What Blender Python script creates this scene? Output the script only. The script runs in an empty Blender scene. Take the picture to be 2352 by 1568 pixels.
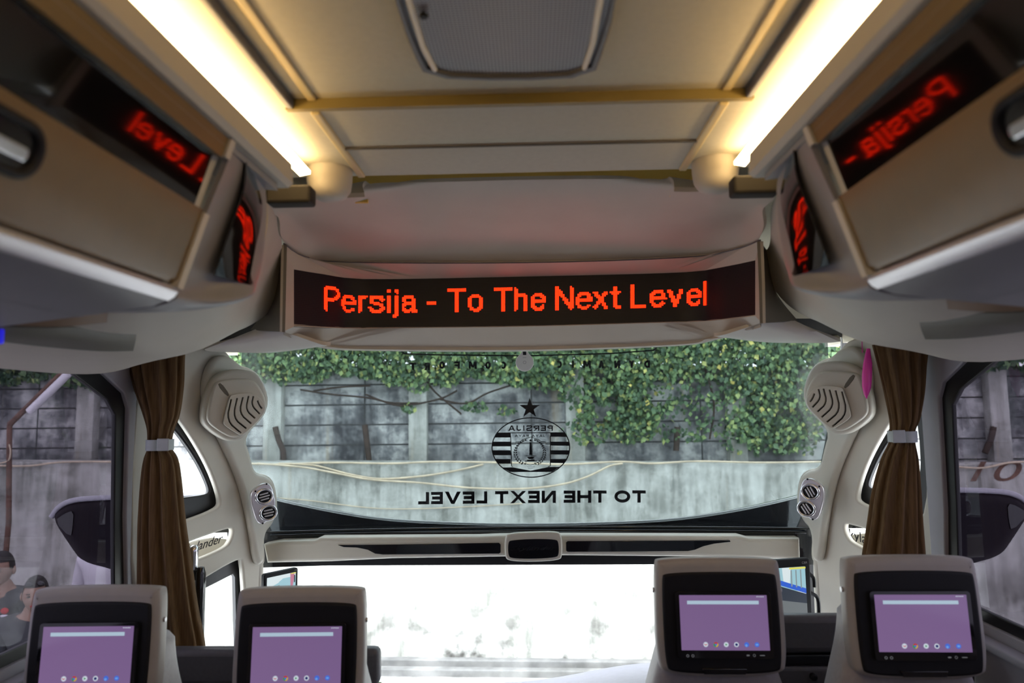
import bpy, math, random
import numpy as np
from mathutils import Vector, Matrix, Euler
C = bpy.context.collection
SC = bpy.context.scene
random.seed(7)
# ------------------------------------------------------------------ camera, sky, exposure
F = 1600.0
CAM = Vector((0.018, 0.0, 1.6))
ROT = (Matrix.Rotation(math.atan(46/F), 4, 'Z') @ Matrix.Rotation(math.radians(90)+math.atan(158/F), 4, 'X') @ Matrix.Rotation(math.radians(-0.68), 4, 'Z'))
cam = bpy.data.cameras.new('camera'); camo = bpy.data.objects.new('camera', cam); C.objects.link(camo)
camo.matrix_world = Matrix.Translation(CAM) @ ROT
cam.sensor_width = 36.0; cam.lens = 36.0*F/2352; cam.clip_start = 0.02
cam.dof.use_dof = True; cam.dof.focus_distance = 2.75; cam.dof.aperture_fstop = 3.2
SC.camera = camo
w = bpy.data.worlds.new('overcast_sky'); SC.world = w; w.use_nodes = True
bg = w.node_tree.nodes['Background']; bg.inputs[0].default_value = (0.92, 0.96, 1.0, 1); bg.inputs[1].default_value = 8.0
SC.view_settings.view_transform = 'Standard'; SC.view_settings.look = 'None'
SC.view_settings.exposure = 0.0; SC.view_settings.gamma = 1.0; SC.view_settings.use_curve_mapping = False
SUN = bpy.data.lights.new('sun', 'SUN'); SUN.energy = 3.0; SUN.angle = math.radians(35); SUN.color = (1, .97, .92)
so = bpy.data.objects.new('sun', SUN); C.objects.link(so); so.rotation_euler = (math.radians(38), 0, math.radians(14)); so.location = (0, -6, 12)

# ------------------------------------------------------------------ pixel -> point helpers
def ray(px, py):
    d = ROT.to_3x3() @ Vector(((px-1176)/F, -(py-784)/F, -1.0))
    return d
def P(px, py, Y):
    d = ray(px, py); return CAM + d*(Y/d.y)
def PX(px, py, X):
    d = ray(px, py); return CAM + d*((X-CAM.x)/d.x)
def PL(px, py, O, n):
    d = ray(px, py); return CAM + d*((O-CAM).dot(n)/d.dot(n))

# ------------------------------------------------------------------ materials
def mat(name, col, rough=.5, metal=0, spec=.5, emit=None, es=0, coat=0, trans=0):
    m = bpy.data.materials.new(name); m.use_nodes = True
    b = m.node_tree.nodes['Principled BSDF']
    b.inputs['Base Color'].default_value = (*col, 1); b.inputs['Roughness'].default_value = rough
    b.inputs['Metallic'].default_value = metal; b.inputs['Specular IOR Level'].default_value = spec
    if emit: b.inputs['Emission Color'].default_value = (*emit, 1); b.inputs['Emission Strength'].default_value = es
    if coat: b.inputs['Coat Weight'].default_value = coat; b.inputs['Coat Roughness'].default_value = .05
    return m
def N(m, t, **kw):
    n = m.node_tree.nodes.new(t)
    for k, v in kw.items(): setattr(n, k, v)
    return n
def ramp(m, stops):
    r = N(m, 'ShaderNodeValToRGB'); e = r.color_ramp.elements
    while len(e) < len(stops): e.new(.5)
    for i, (p, c) in enumerate(stops): e[i].position = p; e[i].color = (*c, 1)
    return r
def plastic(name, col, rough=.5, var=.06, scale=60, bump=.02, **kw):
    m = mat(name, col, rough, **kw); L = m.node_tree.links; b = m.node_tree.nodes['Principled BSDF']
    tc = N(m, 'ShaderNodeTexCoord'); no = N(m, 'ShaderNodeTexNoise'); no.inputs['Scale'].default_value = scale; no.inputs['Detail'].default_value = 3
    L.new(tc.outputs['Object'], no.inputs['Vector'])
    r = ramp(m, [(.3, tuple(c*(1-var) for c in col)), (.7, tuple(min(1, c*(1+var)) for c in col))])
    L.new(no.outputs['Fac'], r.inputs[0]); L.new(r.outputs[0], b.inputs['Base Color'])
    if bump:
        bp = N(m, 'ShaderNodeBump'); bp.inputs['Strength'].default_value = bump; L.new(no.outputs['Fac'], bp.inputs['Height']); L.new(bp.outputs[0], b.inputs['Normal'])
    return m
M = {}
M['cream'] = plastic('cream_moulding', (.60, .575, .50), .42, .02, 12, 0)
M['header'] = plastic('beige_header', (.52, .48, .40), .5, .02, 12, 0)
M['ceil'] = plastic('ceiling_cloth', (.56, .53, .42), .65, .03, 80, .03)
M['goldbright'] = plastic('bright_gold', (.72, .50, .10), .4, .03, 20, 0)  # strip light on the golden band is put into this brighter colour
M['stripe'] = plastic('pale_stripe', (.66, .54, .28), .4, .03, 20, 0)  # pale yellow stands for warm light reflected along the ceiling
M['gold'] = plastic('gold_trim', (.27, .20, .055), .45, .03, 20, 0)  # beige step reflecting warm light, painted golden
M['darktrim'] = plastic('dark_trim', (.10, .10, .105), .4, .05, 20, 0)
M['greytrim'] = plastic('grey_rail', (.30, .30, .32), .35, .03, 20, 0)
M['bindoor'] = plastic('bin_door', (.19, .125, .045), .33, .04, 30, 0)
M['binblack'] = mat('gloss_black_band', (.003, .003, .003), .05, spec=.75)
M['binbody'] = plastic('bin_body', (.27, .27, .285), .38, .03, 20, 0)
M['chrome'] = mat('chrome', (.78, .78, .80), .15, 1)
M['satin'] = mat('satin_silver', (.66, .65, .68), .32, .7)
M['black'] = plastic('black_plastic', (.009, .010, .013), .5, .1, 50, 0, spec=.25)
M['gloss'] = mat('gloss_black', (.006, .007, .010), .08, coat=.6)
M['rubber'] = mat('black_frit', (.008, .008, .010), .35)
M['hole'] = mat('dark_void', (.02, .017, .012), .8)
M['sideframe'] = plastic('lilac_post', (.33, .32, .36), .5, .03, 20, 0)
M['shell'] = plastic('headrest_shell', (.37, .36, .345), .40, .03, 30, 0)
M['leather'] = plastic('grey_leather', (.34, .33, .35), .45, .06, 90, .08)
M['darkleather'] = plastic('dark_grey_leather', (.085, .085, .10), .42, .08, 90, .08)
M['carpet'] = plastic('floor_covering', (.10, .09, .085), .8, .2, 40, .1)
M['white'] = plastic('white_plastic', (.75, .75, .72), .4, .02, 20, 0)
M['decal'] = mat('black_decal', (.006, .006, .012), .5)
M['ctie'] = plastic('grey_tie', (.42, .46, .47), .6, .05, 40, .05)
M['kerbstone'] = plastic('kerbstone', (.15, .15, .145), .9, .35, 5, .2)
M['root'] = plastic('dark_root', (.055, .038, .03), .9, .3, 9, .2)
M['rust'] = plastic('rusty_metal', (.14, .075, .055), .8, .4, 9, .2)
M['tube'] = mat('white_tube', (.75, .74, .78), .4)
M['mirror_shell'] = mat('mirror_housing', (.008, .005, .010), .5, spec=.12)
M['mirror_trim'] = mat('mirror_trim', (.45, .45, .50), .3)
M['pink'] = mat('pink_film', (.80, .06, .42), .25, emit=None)
M['cable'] = plastic('cable', (.62, .52, .38), .6, .2, 6, 0)
M['dash'] = plastic('dashboard', (.30, .30, .36), .45, .04, 40, .04)
M['olive'] = plastic('olive_panel', (.13, .12, .09), .5, .03, 20, 0)
M['tan'] = plastic('tan_panel', (.30, .20, .12), .45, .05, 20, 0)

def emis(name, col, s, base=(0, 0, 0)):
    return mat(name, base, .4, emit=col, es=s)
M['led'] = emis('led_red', (1.0, .014, .0012), 5)
M['ledoff'] = mat('led_matrix', (.008, .006, .007), .45)
M['strip'] = emis('warm_strip', (1.0, .68, .32), 20)
M['blue'] = emis('blue_lamp', (.02, .02, .9), .6)  # self-glow for blue reflected light, not a fitting

def glassmat(name, tint, haze=.03, spec=.06, dots=0):
    m = bpy.data.materials.new(name); m.use_nodes = True; t = m.node_tree; L = t.links
    for n in list(t.nodes): t.nodes.remove(n)
    out = N(m, 'ShaderNodeOutputMaterial'); tr = N(m, 'ShaderNodeBsdfTransparent'); tr.inputs[0].default_value = (*tint, 1)
    gl = N(m, 'ShaderNodeBsdfGlossy'); gl.inputs['Roughness'].default_value = .02; gl.inputs[0].default_value = (.9, .9, 1, 1)
    df = N(m, 'ShaderNodeBsdfDiffuse'); df.inputs[0].default_value = (.75, .8, .85, 1)
    mx = N(m, 'ShaderNodeMixShader'); mx2 = N(m, 'ShaderNodeMixShader')
    fa = N(m, 'ShaderNodeLayerWeight'); fa.inputs[0].default_value = .5; pw = N(m, 'ShaderNodeMath', operation='POWER'); pw.inputs[1].default_value = 5; L.new(fa.outputs['Facing'], pw.inputs[0])
    lw = N(m, 'ShaderNodeMath', operation='MULTIPLY_ADD'); lw.inputs[1].default_value = .8; lw.inputs[2].default_value = .022; L.new(pw.outputs[0], lw.inputs[0])
    mx2.inputs[0].default_value = haze
    L.new(lw.outputs[0], mx.inputs[0]); L.new(tr.outputs[0], mx.inputs[1]); L.new(gl.outputs[0], mx.inputs[2])
    L.new(mx.outputs[0], mx2.inputs[1]); L.new(df.outputs[0], mx2.inputs[2]); L.new(mx2.outputs[0], out.inputs[0])
    if dots:
        tc = N(m, 'ShaderNodeTexCoord'); vo = N(m, 'ShaderNodeTexVoronoi'); vo.inputs['Scale'].default_value = dots; vo.inputs['Randomness'].default_value = 0
        L.new(tc.outputs['Object'], vo.inputs['Vector'])
        r = ramp(m, [(.30, tuple(c*.55 for c in tint)), (.42, tuple(min(1, c*1.15) for c in tint))])
        L.new(vo.outputs['Distance'], r.inputs[0]); L.new(r.outputs[0], tr.inputs[0])
    return m
M['tint'] = glassmat('tinted_windscreen', (.43, .465, .475), .014)
M['clear'] = glassmat('clear_glass', (.94, .95, .96), .006)
M['film'] = glassmat('perforated_film_glass', (.30, .285, .32), .003, dots=330)

def concrete(name, cols, brick=False, streak=1.0, base_z=None):
    m = mat(name, cols[1], .9, spec=.2); L = m.node_tree.links; b = m.node_tree.nodes['Principled BSDF']
    tc = N(m, 'ShaderNodeTexCoord'); mp = N(m, 'ShaderNodeMapping'); mp.inputs['Scale'].default_value = (5.0, 5.0, .55)
    L.new(tc.outputs['Object'], mp.inputs[0])
    n1 = N(m, 'ShaderNodeTexNoise'); n1.inputs['Scale'].default_value = 1.1; n1.inputs['Detail'].default_value = 8; n1.inputs['Roughness'].default_value = .65; L.new(mp.outputs[0], n1.inputs['Vector'])
    n2 = N(m, 'ShaderNodeTexNoise'); n2.inputs['Scale'].default_value = 2.2; n2.inputs['Detail'].default_value = 12; n2.inputs['Roughness'].default_value = .74; L.new(tc.outputs['Object'], n2.inputs['Vector'])
    r1 = ramp(m, [(.40, cols[0]), (.50, cols[1]), (.62, cols[2])]); r2 = ramp(m, [(.41, cols[0]), (.5, cols[1]), (.60, cols[2])])
    L.new(n1.outputs['Fac'], r1.inputs[0]); L.new(n2.outputs['Fac'], r2.inputs[0])
    mx = N(m, 'ShaderNodeMix', data_type='RGBA'); mx.inputs[0].default_value = .5 if not brick else .72
    L.new(r1.outputs[0], mx.inputs[6]); L.new(r2.outputs[0], mx.inputs[7]); last = mx.outputs[2]
    # rusty run marks
    mp2 = N(m, 'ShaderNodeMapping'); mp2.inputs['Scale'].default_value = (2.3, 2.3, .12); mp2.inputs['Location'].default_value = (3.1, 0, .4); L.new(tc.outputs['Object'], mp2.inputs[0])
    n3 = N(m, 'ShaderNodeTexNoise'); n3.inputs['Scale'].default_value = 2.2; n3.inputs['Detail'].default_value = 5; L.new(mp2.outputs[0], n3.inputs['Vector'])
    r3 = ramp(m, [(.62, (0, 0, 0)), (.74, (.55, .55, .55))]); L.new(n3.outputs['Fac'], r3.inputs[0])
    mx3 = N(m, 'ShaderNodeMix', data_type='RGBA'); L.new(r3.outputs[0], mx3.inputs[0]); L.new(last, mx3.inputs[6]); mx3.inputs[7].default_value = (.36, .27, .15, 1); last = mx3.outputs[2]
    if brick:
        mp4 = N(m, 'ShaderNodeMapping'); mp4.inputs['Rotation'].default_value = (math.radians(90), 0, 0); L.new(tc.outputs['Object'], mp4.inputs[0])
        br = N(m, 'ShaderNodeTexBrick'); br.offset = 0; br.inputs['Scale'].default_value = 1; br.inputs['Brick Width'].default_value = 2.05; br.inputs['Row Height'].default_value = .245
        br.inputs['Mortar Size'].default_value = .012; br.inputs['Mortar Smooth'].default_value = .4; L.new(mp4.outputs[0], br.inputs['Vector'])
        mx4 = N(m, 'ShaderNodeMix', data_type='RGBA'); L.new(br.outputs['Fac'], mx4.inputs[0]); L.new(last, mx4.inputs[6]); mx4.inputs[7].default_value = (.06, .06, .06, 1); last = mx4.outputs[2]
    else:
        # dirt splash at the foot and old dark patches
        sx = N(m, 'ShaderNodeSeparateXYZ'); L.new(tc.outputs['Object'], sx.inputs[0])
        mr = N(m, 'ShaderNodeMapRange'); mr.inputs[1].default_value = 1.45; mr.inputs[2].default_value = .45; L.new(sx.outputs['Z'], mr.inputs[0])
        ml = N(m, 'ShaderNodeMath', operation='MULTIPLY'); n5 = N(m, 'ShaderNodeTexNoise'); n5.inputs['Scale'].default_value = 2.6; n5.inputs['Detail'].default_value = 8; L.new(tc.outputs['Object'], n5.inputs['Vector'])
        r5 = ramp(m, [(.5, (0, 0, 0)), (.62, (1, 1, 1))]); L.new(n5.outputs['Fac'], r5.inputs[0]); L.new(mr.outputs[0], ml.inputs[0]); L.new(r5.outputs[0], ml.inputs[1])
        mx5 = N(m, 'ShaderNodeMix', data_type='RGBA'); L.new(ml.outputs[0], mx5.inputs[0]); L.new(last, mx5.inputs[6]); mx5.inputs[7].default_value = (.075, .072, .065, 1); last = mx5.outputs[2]
    L.new(last, b.inputs['Base Color'])
    bp = N(m, 'ShaderNodeBump'); bp.inputs['Strength'].default_value = .35; L.new(n2.outputs['Fac'], bp.inputs['Height']); L.new(bp.outputs[0], b.inputs['Normal'])
    return m
M['wall_lo'] = concrete('pale_render', ((.19, .195, .175), (.43, .435, .405), (.64, .65, .62)))
M['wall_hi'] = concrete('grey_panels', ((.06, .06, .065), (.22, .225, .23), (.62, .63, .61)), brick=True)
M['ground'] = concrete('wet_pavement', ((.24, .24, .23), (.40, .40, .38), (.55, .55, .53)))
def leafmat(name, stops):
    m = mat(name, (.1, .2, .05), .55, spec=.3); L = m.node_tree.links; b = m.node_tree.nodes['Principled BSDF']
    a = N(m, 'ShaderNodeAttribute'); a.attribute_name = 'tint'; r = ramp(m, stops); L.new(a.outputs['Fac'], r.inputs[0]); L.new(r.outputs[0], b.inputs['Base Color'])
    return m
M['ivy'] = leafmat('ivy_leaf', [(0, (.025, .055, .035)), (.35, (.085, .15, .08)), (.62, (.17, .27, .11)), (.82, (.36, .42, .15)), (1, (.70, .58, .16))])
M['tree'] = leafmat('tree_leaf', [(0, (.012, .035, .018)), (.6, (.04, .10, .04)), (1, (.12, .22, .07))])
M['hedge'] = plastic('dark_hedge', (.02, .04, .018), .9, .5, 5, .3)
M['skin'] = plastic('skin', (.32, .20, .145), .55, .05, 20, 0)
M['hair'] = plastic('hair', (.02, .017, .015), .6, .2, 60, .1)
M['jacket'] = plastic('dark_grey_jacket', (.055, .06, .065), .8, .1, 60, .1)
M['shirt'] = plastic('white_shirt', (.70, .68, .74), .8, .05, 60, .1)
M['trousers'] = plastic('dark_trousers', (.03, .03, .04), .8, .1, 60, .1)
M['red'] = mat('red', (.55, .02, .03), .5)
M['bluec'] = mat('blue_cloth', (.02, .05, .25), .7)

def velvet():
    m = mat('brown_velvet', (.10, .06, .028), .8, spec=.2); b = m.node_tree.nodes['Principled BSDF']; L = m.node_tree.links
    b.inputs['Sheen Weight'].default_value = .12; b.inputs['Sheen Tint'].default_value = (.8, .6, .4, 1)
    tc = N(m, 'ShaderNodeTexCoord'); mp = N(m, 'ShaderNodeMapping'); mp.inputs['Scale'].default_value = (160, 160, 12); L.new(tc.outputs['Object'], mp.inputs[0])
    no = N(m, 'ShaderNodeTexNoise'); no.inputs['Scale'].default_value = 1; L.new(mp.outputs[0], no.inputs['Vector'])
    r = ramp(m, [(.3, (.085, .048, .020)), (.7, (.145, .088, .040))]); L.new(no.outputs['Fac'], r.inputs[0]); L.new(r.outputs[0], b.inputs['Base Color'])
    return m
M['velvet'] = velvet()
def grille():
    m = mat('perforated_grille', (.36, .36, .38), .5); L = m.node_tree.links; b = m.node_tree.nodes['Principled BSDF']
    tc = N(m, 'ShaderNodeTexCoord'); v = N(m, 'ShaderNodeTexVoronoi'); v.inputs['Scale'].default_value = 190; v.inputs['Randomness'].default_value = 0; L.new(tc.outputs['Object'], v.inputs['Vector'])
    r = ramp(m, [(.25, (.10, .10, .11)), (.34, (.42, .42, .44))]); L.new(v.outputs['Distance'], r.inputs[0]); L.new(r.outputs[0], b.inputs['Base Color'])
    return m
M['grille'] = grille()
def wallpaper():
    m = mat('tablet_wallpaper', (.02, .015, .03), .12); L = m.node_tree.links; b = m.node_tree.nodes['Principled BSDF']
    tc = N(m, 'ShaderNodeTexCoord'); sx = N(m, 'ShaderNodeSeparateXYZ'); L.new(tc.outputs['Generated'], sx.inputs[0])
    r = ramp(m, [(0, (.22, .19, .40)), (.35, (.25, .15, .34)), (.6, (.17, .09, .23)), (1, (.19, .12, .27))]); L.new(sx.outputs['Z'], r.inputs[0])
    r2 = ramp(m, [(0, (.29, .18, .29)), (1, (.13, .09, .26))]); L.new(sx.outputs['X'], r2.inputs[0])
    mx = N(m, 'ShaderNodeMix', data_type='RGBA'); mx.inputs[0].default_value = .5; L.new(r.outputs[0], mx.inputs[6]); L.new(r2.outputs[0], mx.inputs[7])
    L.new(mx.outputs[2], b.inputs['Emission Color']); b.inputs['Emission Strength'].default_value = .85
    return m
M['wallpaper'] = wallpaper()
M['ui_bar'] = emis('ui_bar', (.42, .55, .66), .9)
M['ui_white'] = emis('ui_white', (.60, .66, .75), .9)
for k, c in dict(red=(.5, .03, .03), green=(.03, .3, .08), yellow=(.6, .4, .03), blue=(.06, .15, .65), navy=(.02, .03, .15), sky=(.15, .35, .8), dim=(.12, .12, .13)).items():
    M['ui_'+k] = emis('ui_'+k, c, .9)
for k, c in dict(white=(.75, .85, .88), grey=(.25, .30, .32), dark=(.03, .04, .06), red=(.45, .02, .06), blue=(.03, .12, .65), ground=(.16, .18, .19), yellow=(.8, .75, .1), cyan=(.35, .6, .68), pink=(.55, .2, .3)).items():
    M['vid_'+k] = emis('video_'+k, c, .9)

# ------------------------------------------------------------------ object plumbing
MX = [None]     # mirror plane: when set, geometry is built mirrored about x = MX[0]
def me_from(vs, fs, name='m'):
    me = bpy.data.meshes.new(name); me.from_pydata([tuple(v) for v in vs], [], fs); me.update(); return me
def finish(name, me, m, parent=None, smooth=35, kind=None, mirror=True, mods=None):
    """me holds WORLD coordinates (parents are unrotated empties or locals handled by caller)"""
    n = len(me.vertices); co = np.empty(n*3); me.vertices.foreach_get('co', co); co = co.reshape(-1, 3)
    if MX[0] is not None and mirror:
        co[:, 0] = 2*MX[0]-co[:, 0]; me.flip_normals()
    if parent is not None:
        l = parent
        off = np.zeros(3)
        while l is not None: off += np.array(l.location); l = l.parent
    else:
        off = np.array([(co[:, 0].min()+co[:, 0].max())/2, (co[:, 1].min()+co[:, 1].max())/2, co[:, 2].min()])
    co = co-off; me.vertices.foreach_set('co', co.ravel()); me.update()
    if smooth:
        me.polygons.foreach_set('use_smooth', [True]*len(me.polygons)); me.set_sharp_from_angle(angle=math.radians(smooth))
    me.name = name; me.materials.clear()
    for k in (m if isinstance(m, list) else [m]): me.materials.append(M[k])
    o = bpy.data.objects.new(name, me); C.objects.link(o)
    if parent is not None: o.parent = parent
    else: o.location = off
    if kind: o['kind'] = kind
    return o
def struct(name, me, m, parent=None, **kw):
    o = finish(name, me, m, parent, **kw)
    if parent is None: o['kind'] = 'structure'
    return o
def tag(o, label=None, cat=None, group=None, kind=None):
    if label: o['label'] = label
    if cat: o['category'] = cat
    if group: o['group'] = group
    if kind: o['kind'] = kind
    return o
def thing(name, label, cat, loc, group=None, mirror=True):
    o = bpy.data.objects.new(name, None); C.objects.link(o); o.empty_display_size = .05
    loc = Vector(loc)
    if MX[0] is not None and mirror: loc.x = 2*MX[0]-loc.x
    o.location = loc; tag(o, label, cat, group); return o
def merge(meshes):
    vs = []; fs = []
    for me in meshes:
        b = len(vs); vs += [v.co.copy() for v in me.vertices]; fs += [[i+b for i in p.vertices] for p in me.polygons]
    return me_from(vs, fs)
def plate(loops, mw, t=.01, bevel=0.0, res=2):
    """flat panel with holes; loops in local xy, front face at local z=0, thickness behind. returns mesh in world"""
    cu = bpy.data.curves.new('c', 'CURVE'); cu.dimensions = '2D'; cu.fill_mode = 'BOTH'
    for lp in loops:
        s = cu.splines.new('POLY'); s.points.add(len(lp)-1)
        for i, p in enumerate(lp): s.points[i].co = (p[0], p[1], 0, 1)
        s.use_cyclic_u = True
    bevel = min(bevel, t*.49)
    cu.extrude = max(t/2-bevel, 0); cu.bevel_depth = bevel; cu.bevel_resolution = res; cu.offset = -bevel
    o = bpy.data.objects.new('c', cu); C.objects.link(o)
    dg = bpy.context.evaluated_depsgraph_get(); dg.update()
    me = bpy.data.meshes.new_from_object(o.evaluated_get(dg)); bpy.data.objects.remove(o); bpy.data.curves.remove(cu)
    me.transform(mw @ Matrix.Translation((0, 0, -t/2))); return me
def text_mesh(s, box, mw, t=.0008, mirrored=False, shear=0, weight=0, spacing=1.0, flat=False):
    cu = bpy.data.curves.new('t', 'FONT'); cu.body = s; cu.shear = shear; cu.offset = weight; cu.space_character = spacing; cu.extrude = 0; cu.resolution_u = 4
    o = bpy.data.objects.new('t', cu); C.objects.link(o)
    dg = bpy.context.evaluated_depsgraph_get(); dg.update()
    me = bpy.data.meshes.new_from_object(o.evaluated_get(dg)); bpy.data.objects.remove(o); bpy.data.curves.remove(cu)
    co = np.array([v.co[:] for v in me.vertices]); a = co.min(0); b = co.max(0)
    x0, x1, y0, y1 = box
    nx = (co[:, 0]-a[0])/(b[0]-a[0])
    if mirrored: nx = 1-nx
    co[:, 0] = x0+nx*(x1-x0); co[:, 1] = y0+(co[:, 1]-a[1])/(b[1]-a[1])*(y1-y0)
    if flat: return co, [list(p.vertices) for p in me.polygons]
    vs = [mw @ Vector((c[0], c[1], 0)) for c in co] + [mw @ Vector((c[0], c[1], -t)) for c in co]; n = len(co)
    fs = [list(p.vertices) for p in me.polygons]; fs2 = [[i+n for i in reversed(f)] for f in fs]
    ed = {}
    for f in fs:
        for i in range(len(f)):
            e = (f[i], f[(i+1) % len(f)]); ed[e] = ed.get(e, 0)+1
    side = [[e[1], e[0], e[0]+n, e[1]+n] for e in ed if (e[1], e[0]) not in ed]
    return me_from(vs, fs+fs2+side)
def frame(O, u, v=Vector((0, 0, 1))):
    u = Vector(u).normalized(); v = Vector(v).normalized(); n = u.cross(v)
    return Matrix(((u.x, v.x, n.x, O[0]), (u.y, v.y, n.y, O[1]), (u.z, v.z, n.z, O[2]), (0, 0, 0, 1)))
def loc2(px, mw):
    """pixel list -> local 2d coords on the frame's plane"""
    O = mw.translation; n = mw.col[2].to_3d(); inv = mw.inverted(); r = []
    for p in px:
        q = inv @ PL(p[0], p[1], O, n); r.append((q.x, q.y))
    return r
def chaikin(lp, it=2, closed=True):
    for _ in range(it):
        o = []; n = len(lp)
        for i in range(n if closed else n-1):
            a, b = lp[i], lp[(i+1) % n]
            o += [tuple(a[k]*.75+b[k]*.25 for k in range(len(a))), tuple(a[k]*.25+b[k]*.75 for k in range(len(a)))]
        if not closed: o = [lp[0]]+o+[lp[-1]]
        lp = o
    return lp
def rr(w, h, r, cx=0, cy=0, n=6, rb=None):
    o = []
    for (sx, sy, a) in ((1, 1, 0), (-1, 1, 90), (-1, -1, 180), (1, -1, 270)):
        q = r if (rb is None or sy > 0) else rb
        for i in range(n+1):
            t = math.radians(a+90*i/n); o.append((cx+sx*(w/2-q)+q*math.cos(t), cy+sy*(h/2-q)+q*math.sin(t)))
    return o
def circ(r, cx=0, cy=0, n=24, ry=None, a0=0, a1=360):
    full = (a1-a0) >= 360
    return [(cx+r*math.cos(math.radians(a0+(a1-a0)*i/(n if full else n-1))), cy+(ry or r)*math.sin(math.radians(a0+(a1-a0)*i/(n if full else n-1)))) for i in range(n)]
def stroke(pts, w):
    """closed outline round a polyline"""
    L = []; R = []; n = len(pts)
    for i in range(n):
        a = Vector(pts[max(0, i-1)]); b = Vector(pts[min(n-1, i+1)]); d = (b-a).normalized(); p = Vector(pts[i]); q = Vector((-d.y, d.x))*w/2
        L.append(tuple(p+q)); R.append(tuple(p-q))
    return L+R[::-1]
def cr(p0, p1, p2, p3, t):
    return tuple(.5*((2*b)+(-a+c)*t+(2*a-5*b+4*c-d)*t*t+(-a+3*b-3*c+d)*t**3) for a, b, c, d in zip(p0, p1, p2, p3))
def spline(pts, k):
    o = []; n = len(pts)
    for i in range(n-1):
        q = [pts[max(0, i-1)], pts[i], pts[i+1], pts[min(n-1, i+2)]]
        for j in range(k): o.append(cr(*q, j/k))
    o.append(tuple(pts[-1])); return o
def loft(rows, ku=6, kv=6, t=.008, lin=False):
    """rows: lists of world points; smooth surface with thickness t on the side away from the viewer"""
    R = [spline([tuple(p) for p in r], ku) for r in rows]
    cols = list(zip(*R)); cols = [spline(list(c), kv) if not lin else list(c) for c in cols]
    g = list(zip(*cols)); nv = len(g); nu = len(g[0])
    vs = [Vector(p) for r in g for p in r]; fs = []
    for i in range(nv-1):
        for j in range(nu-1): fs.append([i*nu+j, i*nu+j+1, (i+1)*nu+j+1, (i+1)*nu+j])
    me = me_from(vs, fs)
    ns = [v.normal.copy() for v in me.vertices]
    c = sum((v*1.0 for v in vs), Vector())/len(vs); an = sum(ns, Vector())
    sg = 1 if an.dot(CAM-c) < 0 else -1
    vs2 = [v+n_*sg*t for v, n_ in zip(vs, ns)]; b = len(vs)
    if sg > 0: fs = [f[::-1] for f in fs]
    fb = [[i+b for i in f[::-1]] for f in fs]; side = []
    ed = {}
    for f in fs:
        for i in range(4): ed[(f[i], f[(i+1) % 4])] = 1
    for e in ed:
        if (e[1], e[0]) not in ed: side.append([e[1], e[0], e[0]+b, e[1]+b])
    return me_from(vs+vs2, fs+fb+side)
def prof(pts, y0, y1, closed=True, ny=1):
    """prism of x-z profile along y (world z already absolute)"""
    n = len(pts); vs = []; fs = []
    for k in range(ny+1):
        y = y0+(y1-y0)*k/ny; vs += [(p[0], y, p[1]) for p in pts]
    for k in range(ny):
        for i in range(n): j = (i+1) % n; fs.append([k*n+i, k*n+j, (k+1)*n+j, (k+1)*n+i])
    fs.append(list(range(n))[::-1]); fs.append([ny*n+i for i in range(n)])
    me = me_from(vs, fs)
    import bmesh
    bm = bmesh.new(); bm.from_mesh(me); bmesh.ops.recalc_face_normals(bm, faces=bm.faces[:]); bm.to_mesh(me); bm.free(); return me
def box(x0, x1, y0, y1, z0, z1, b=0):
    mw = frame(((x0+x1)/2, y0, (z0+z1)/2), (1, 0, 0))
    return plate([rr(x1-x0, z1-z0, max(b, .0001), n=3 if b else 1)], mw, y1-y0, b)
def tube(pts, r, n=10, k=4, cap=True, radii=None):
    pts = [Vector(p) for p in (spline([tuple(p) for p in pts], k) if k > 1 else pts)]
    vs = []; fs = []; m = len(pts); up = None
    for i, p in enumerate(pts):
        d = (pts[min(m-1, i+1)]-pts[max(0, i-1)]).normalized()
        if up is None: up = Vector((0, 0, 1)) if abs(d.z) < .9 else Vector((1, 0, 0))
        a = d.cross(up).normalized(); b = a.cross(d).normalized(); up = b
        rad = r if radii is None else radii[min(len(radii)-1, int(i/max(1, m-1)*(len(radii)-1)+.5))]
        for j in range(n): t = 2*math.pi*j/n; vs.append(p+a*rad*math.cos(t)+b*rad*math.sin(t))
    for i in range(m-1):
        for j in range(n): q = (j+1) % n; fs.append([i*n+j, (i+1)*n+j, (i+1)*n+q, i*n+q])
    if cap: fs.append(list(range(n))); fs.append([(m-1)*n+j for j in range(n)][::-1])
    return me_from(vs, fs)
def lathe(pr, mw, n=32):
    """profile list (r, h) about local z"""
    vs = []; fs = []; m = len(pr)
    for (r, h) in pr:
        for j in range(n): t = 2*math.pi*j/n; vs.append(mw @ Vector((r*math.cos(t), r*math.sin(t), h)))
    for i in range(m-1):
        for j in range(n): q = (j+1) % n; fs.append([i*n+j, i*n+q, (i+1)*n+q, (i+1)*n+j])
    fs.append(list(range(n))[::-1]); fs.append([(m-1)*n+j for j in range(n)])
    return me_from(vs, fs)
def dup(root):
    r = root.copy(); C.objects.link(r)
    for ch in list(root.children):
        c = ch.copy(); C.objects.link(c); c.parent = r
        for g in ch.children: d = g.copy(); C.objects.link(d); d.parent = c
    return r
ZC = CAM.z            # camera height: "rel" heights below are relative to it
XW = 1.2              # inner half width of the coach
XF = .018             # centre of the front end

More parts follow.
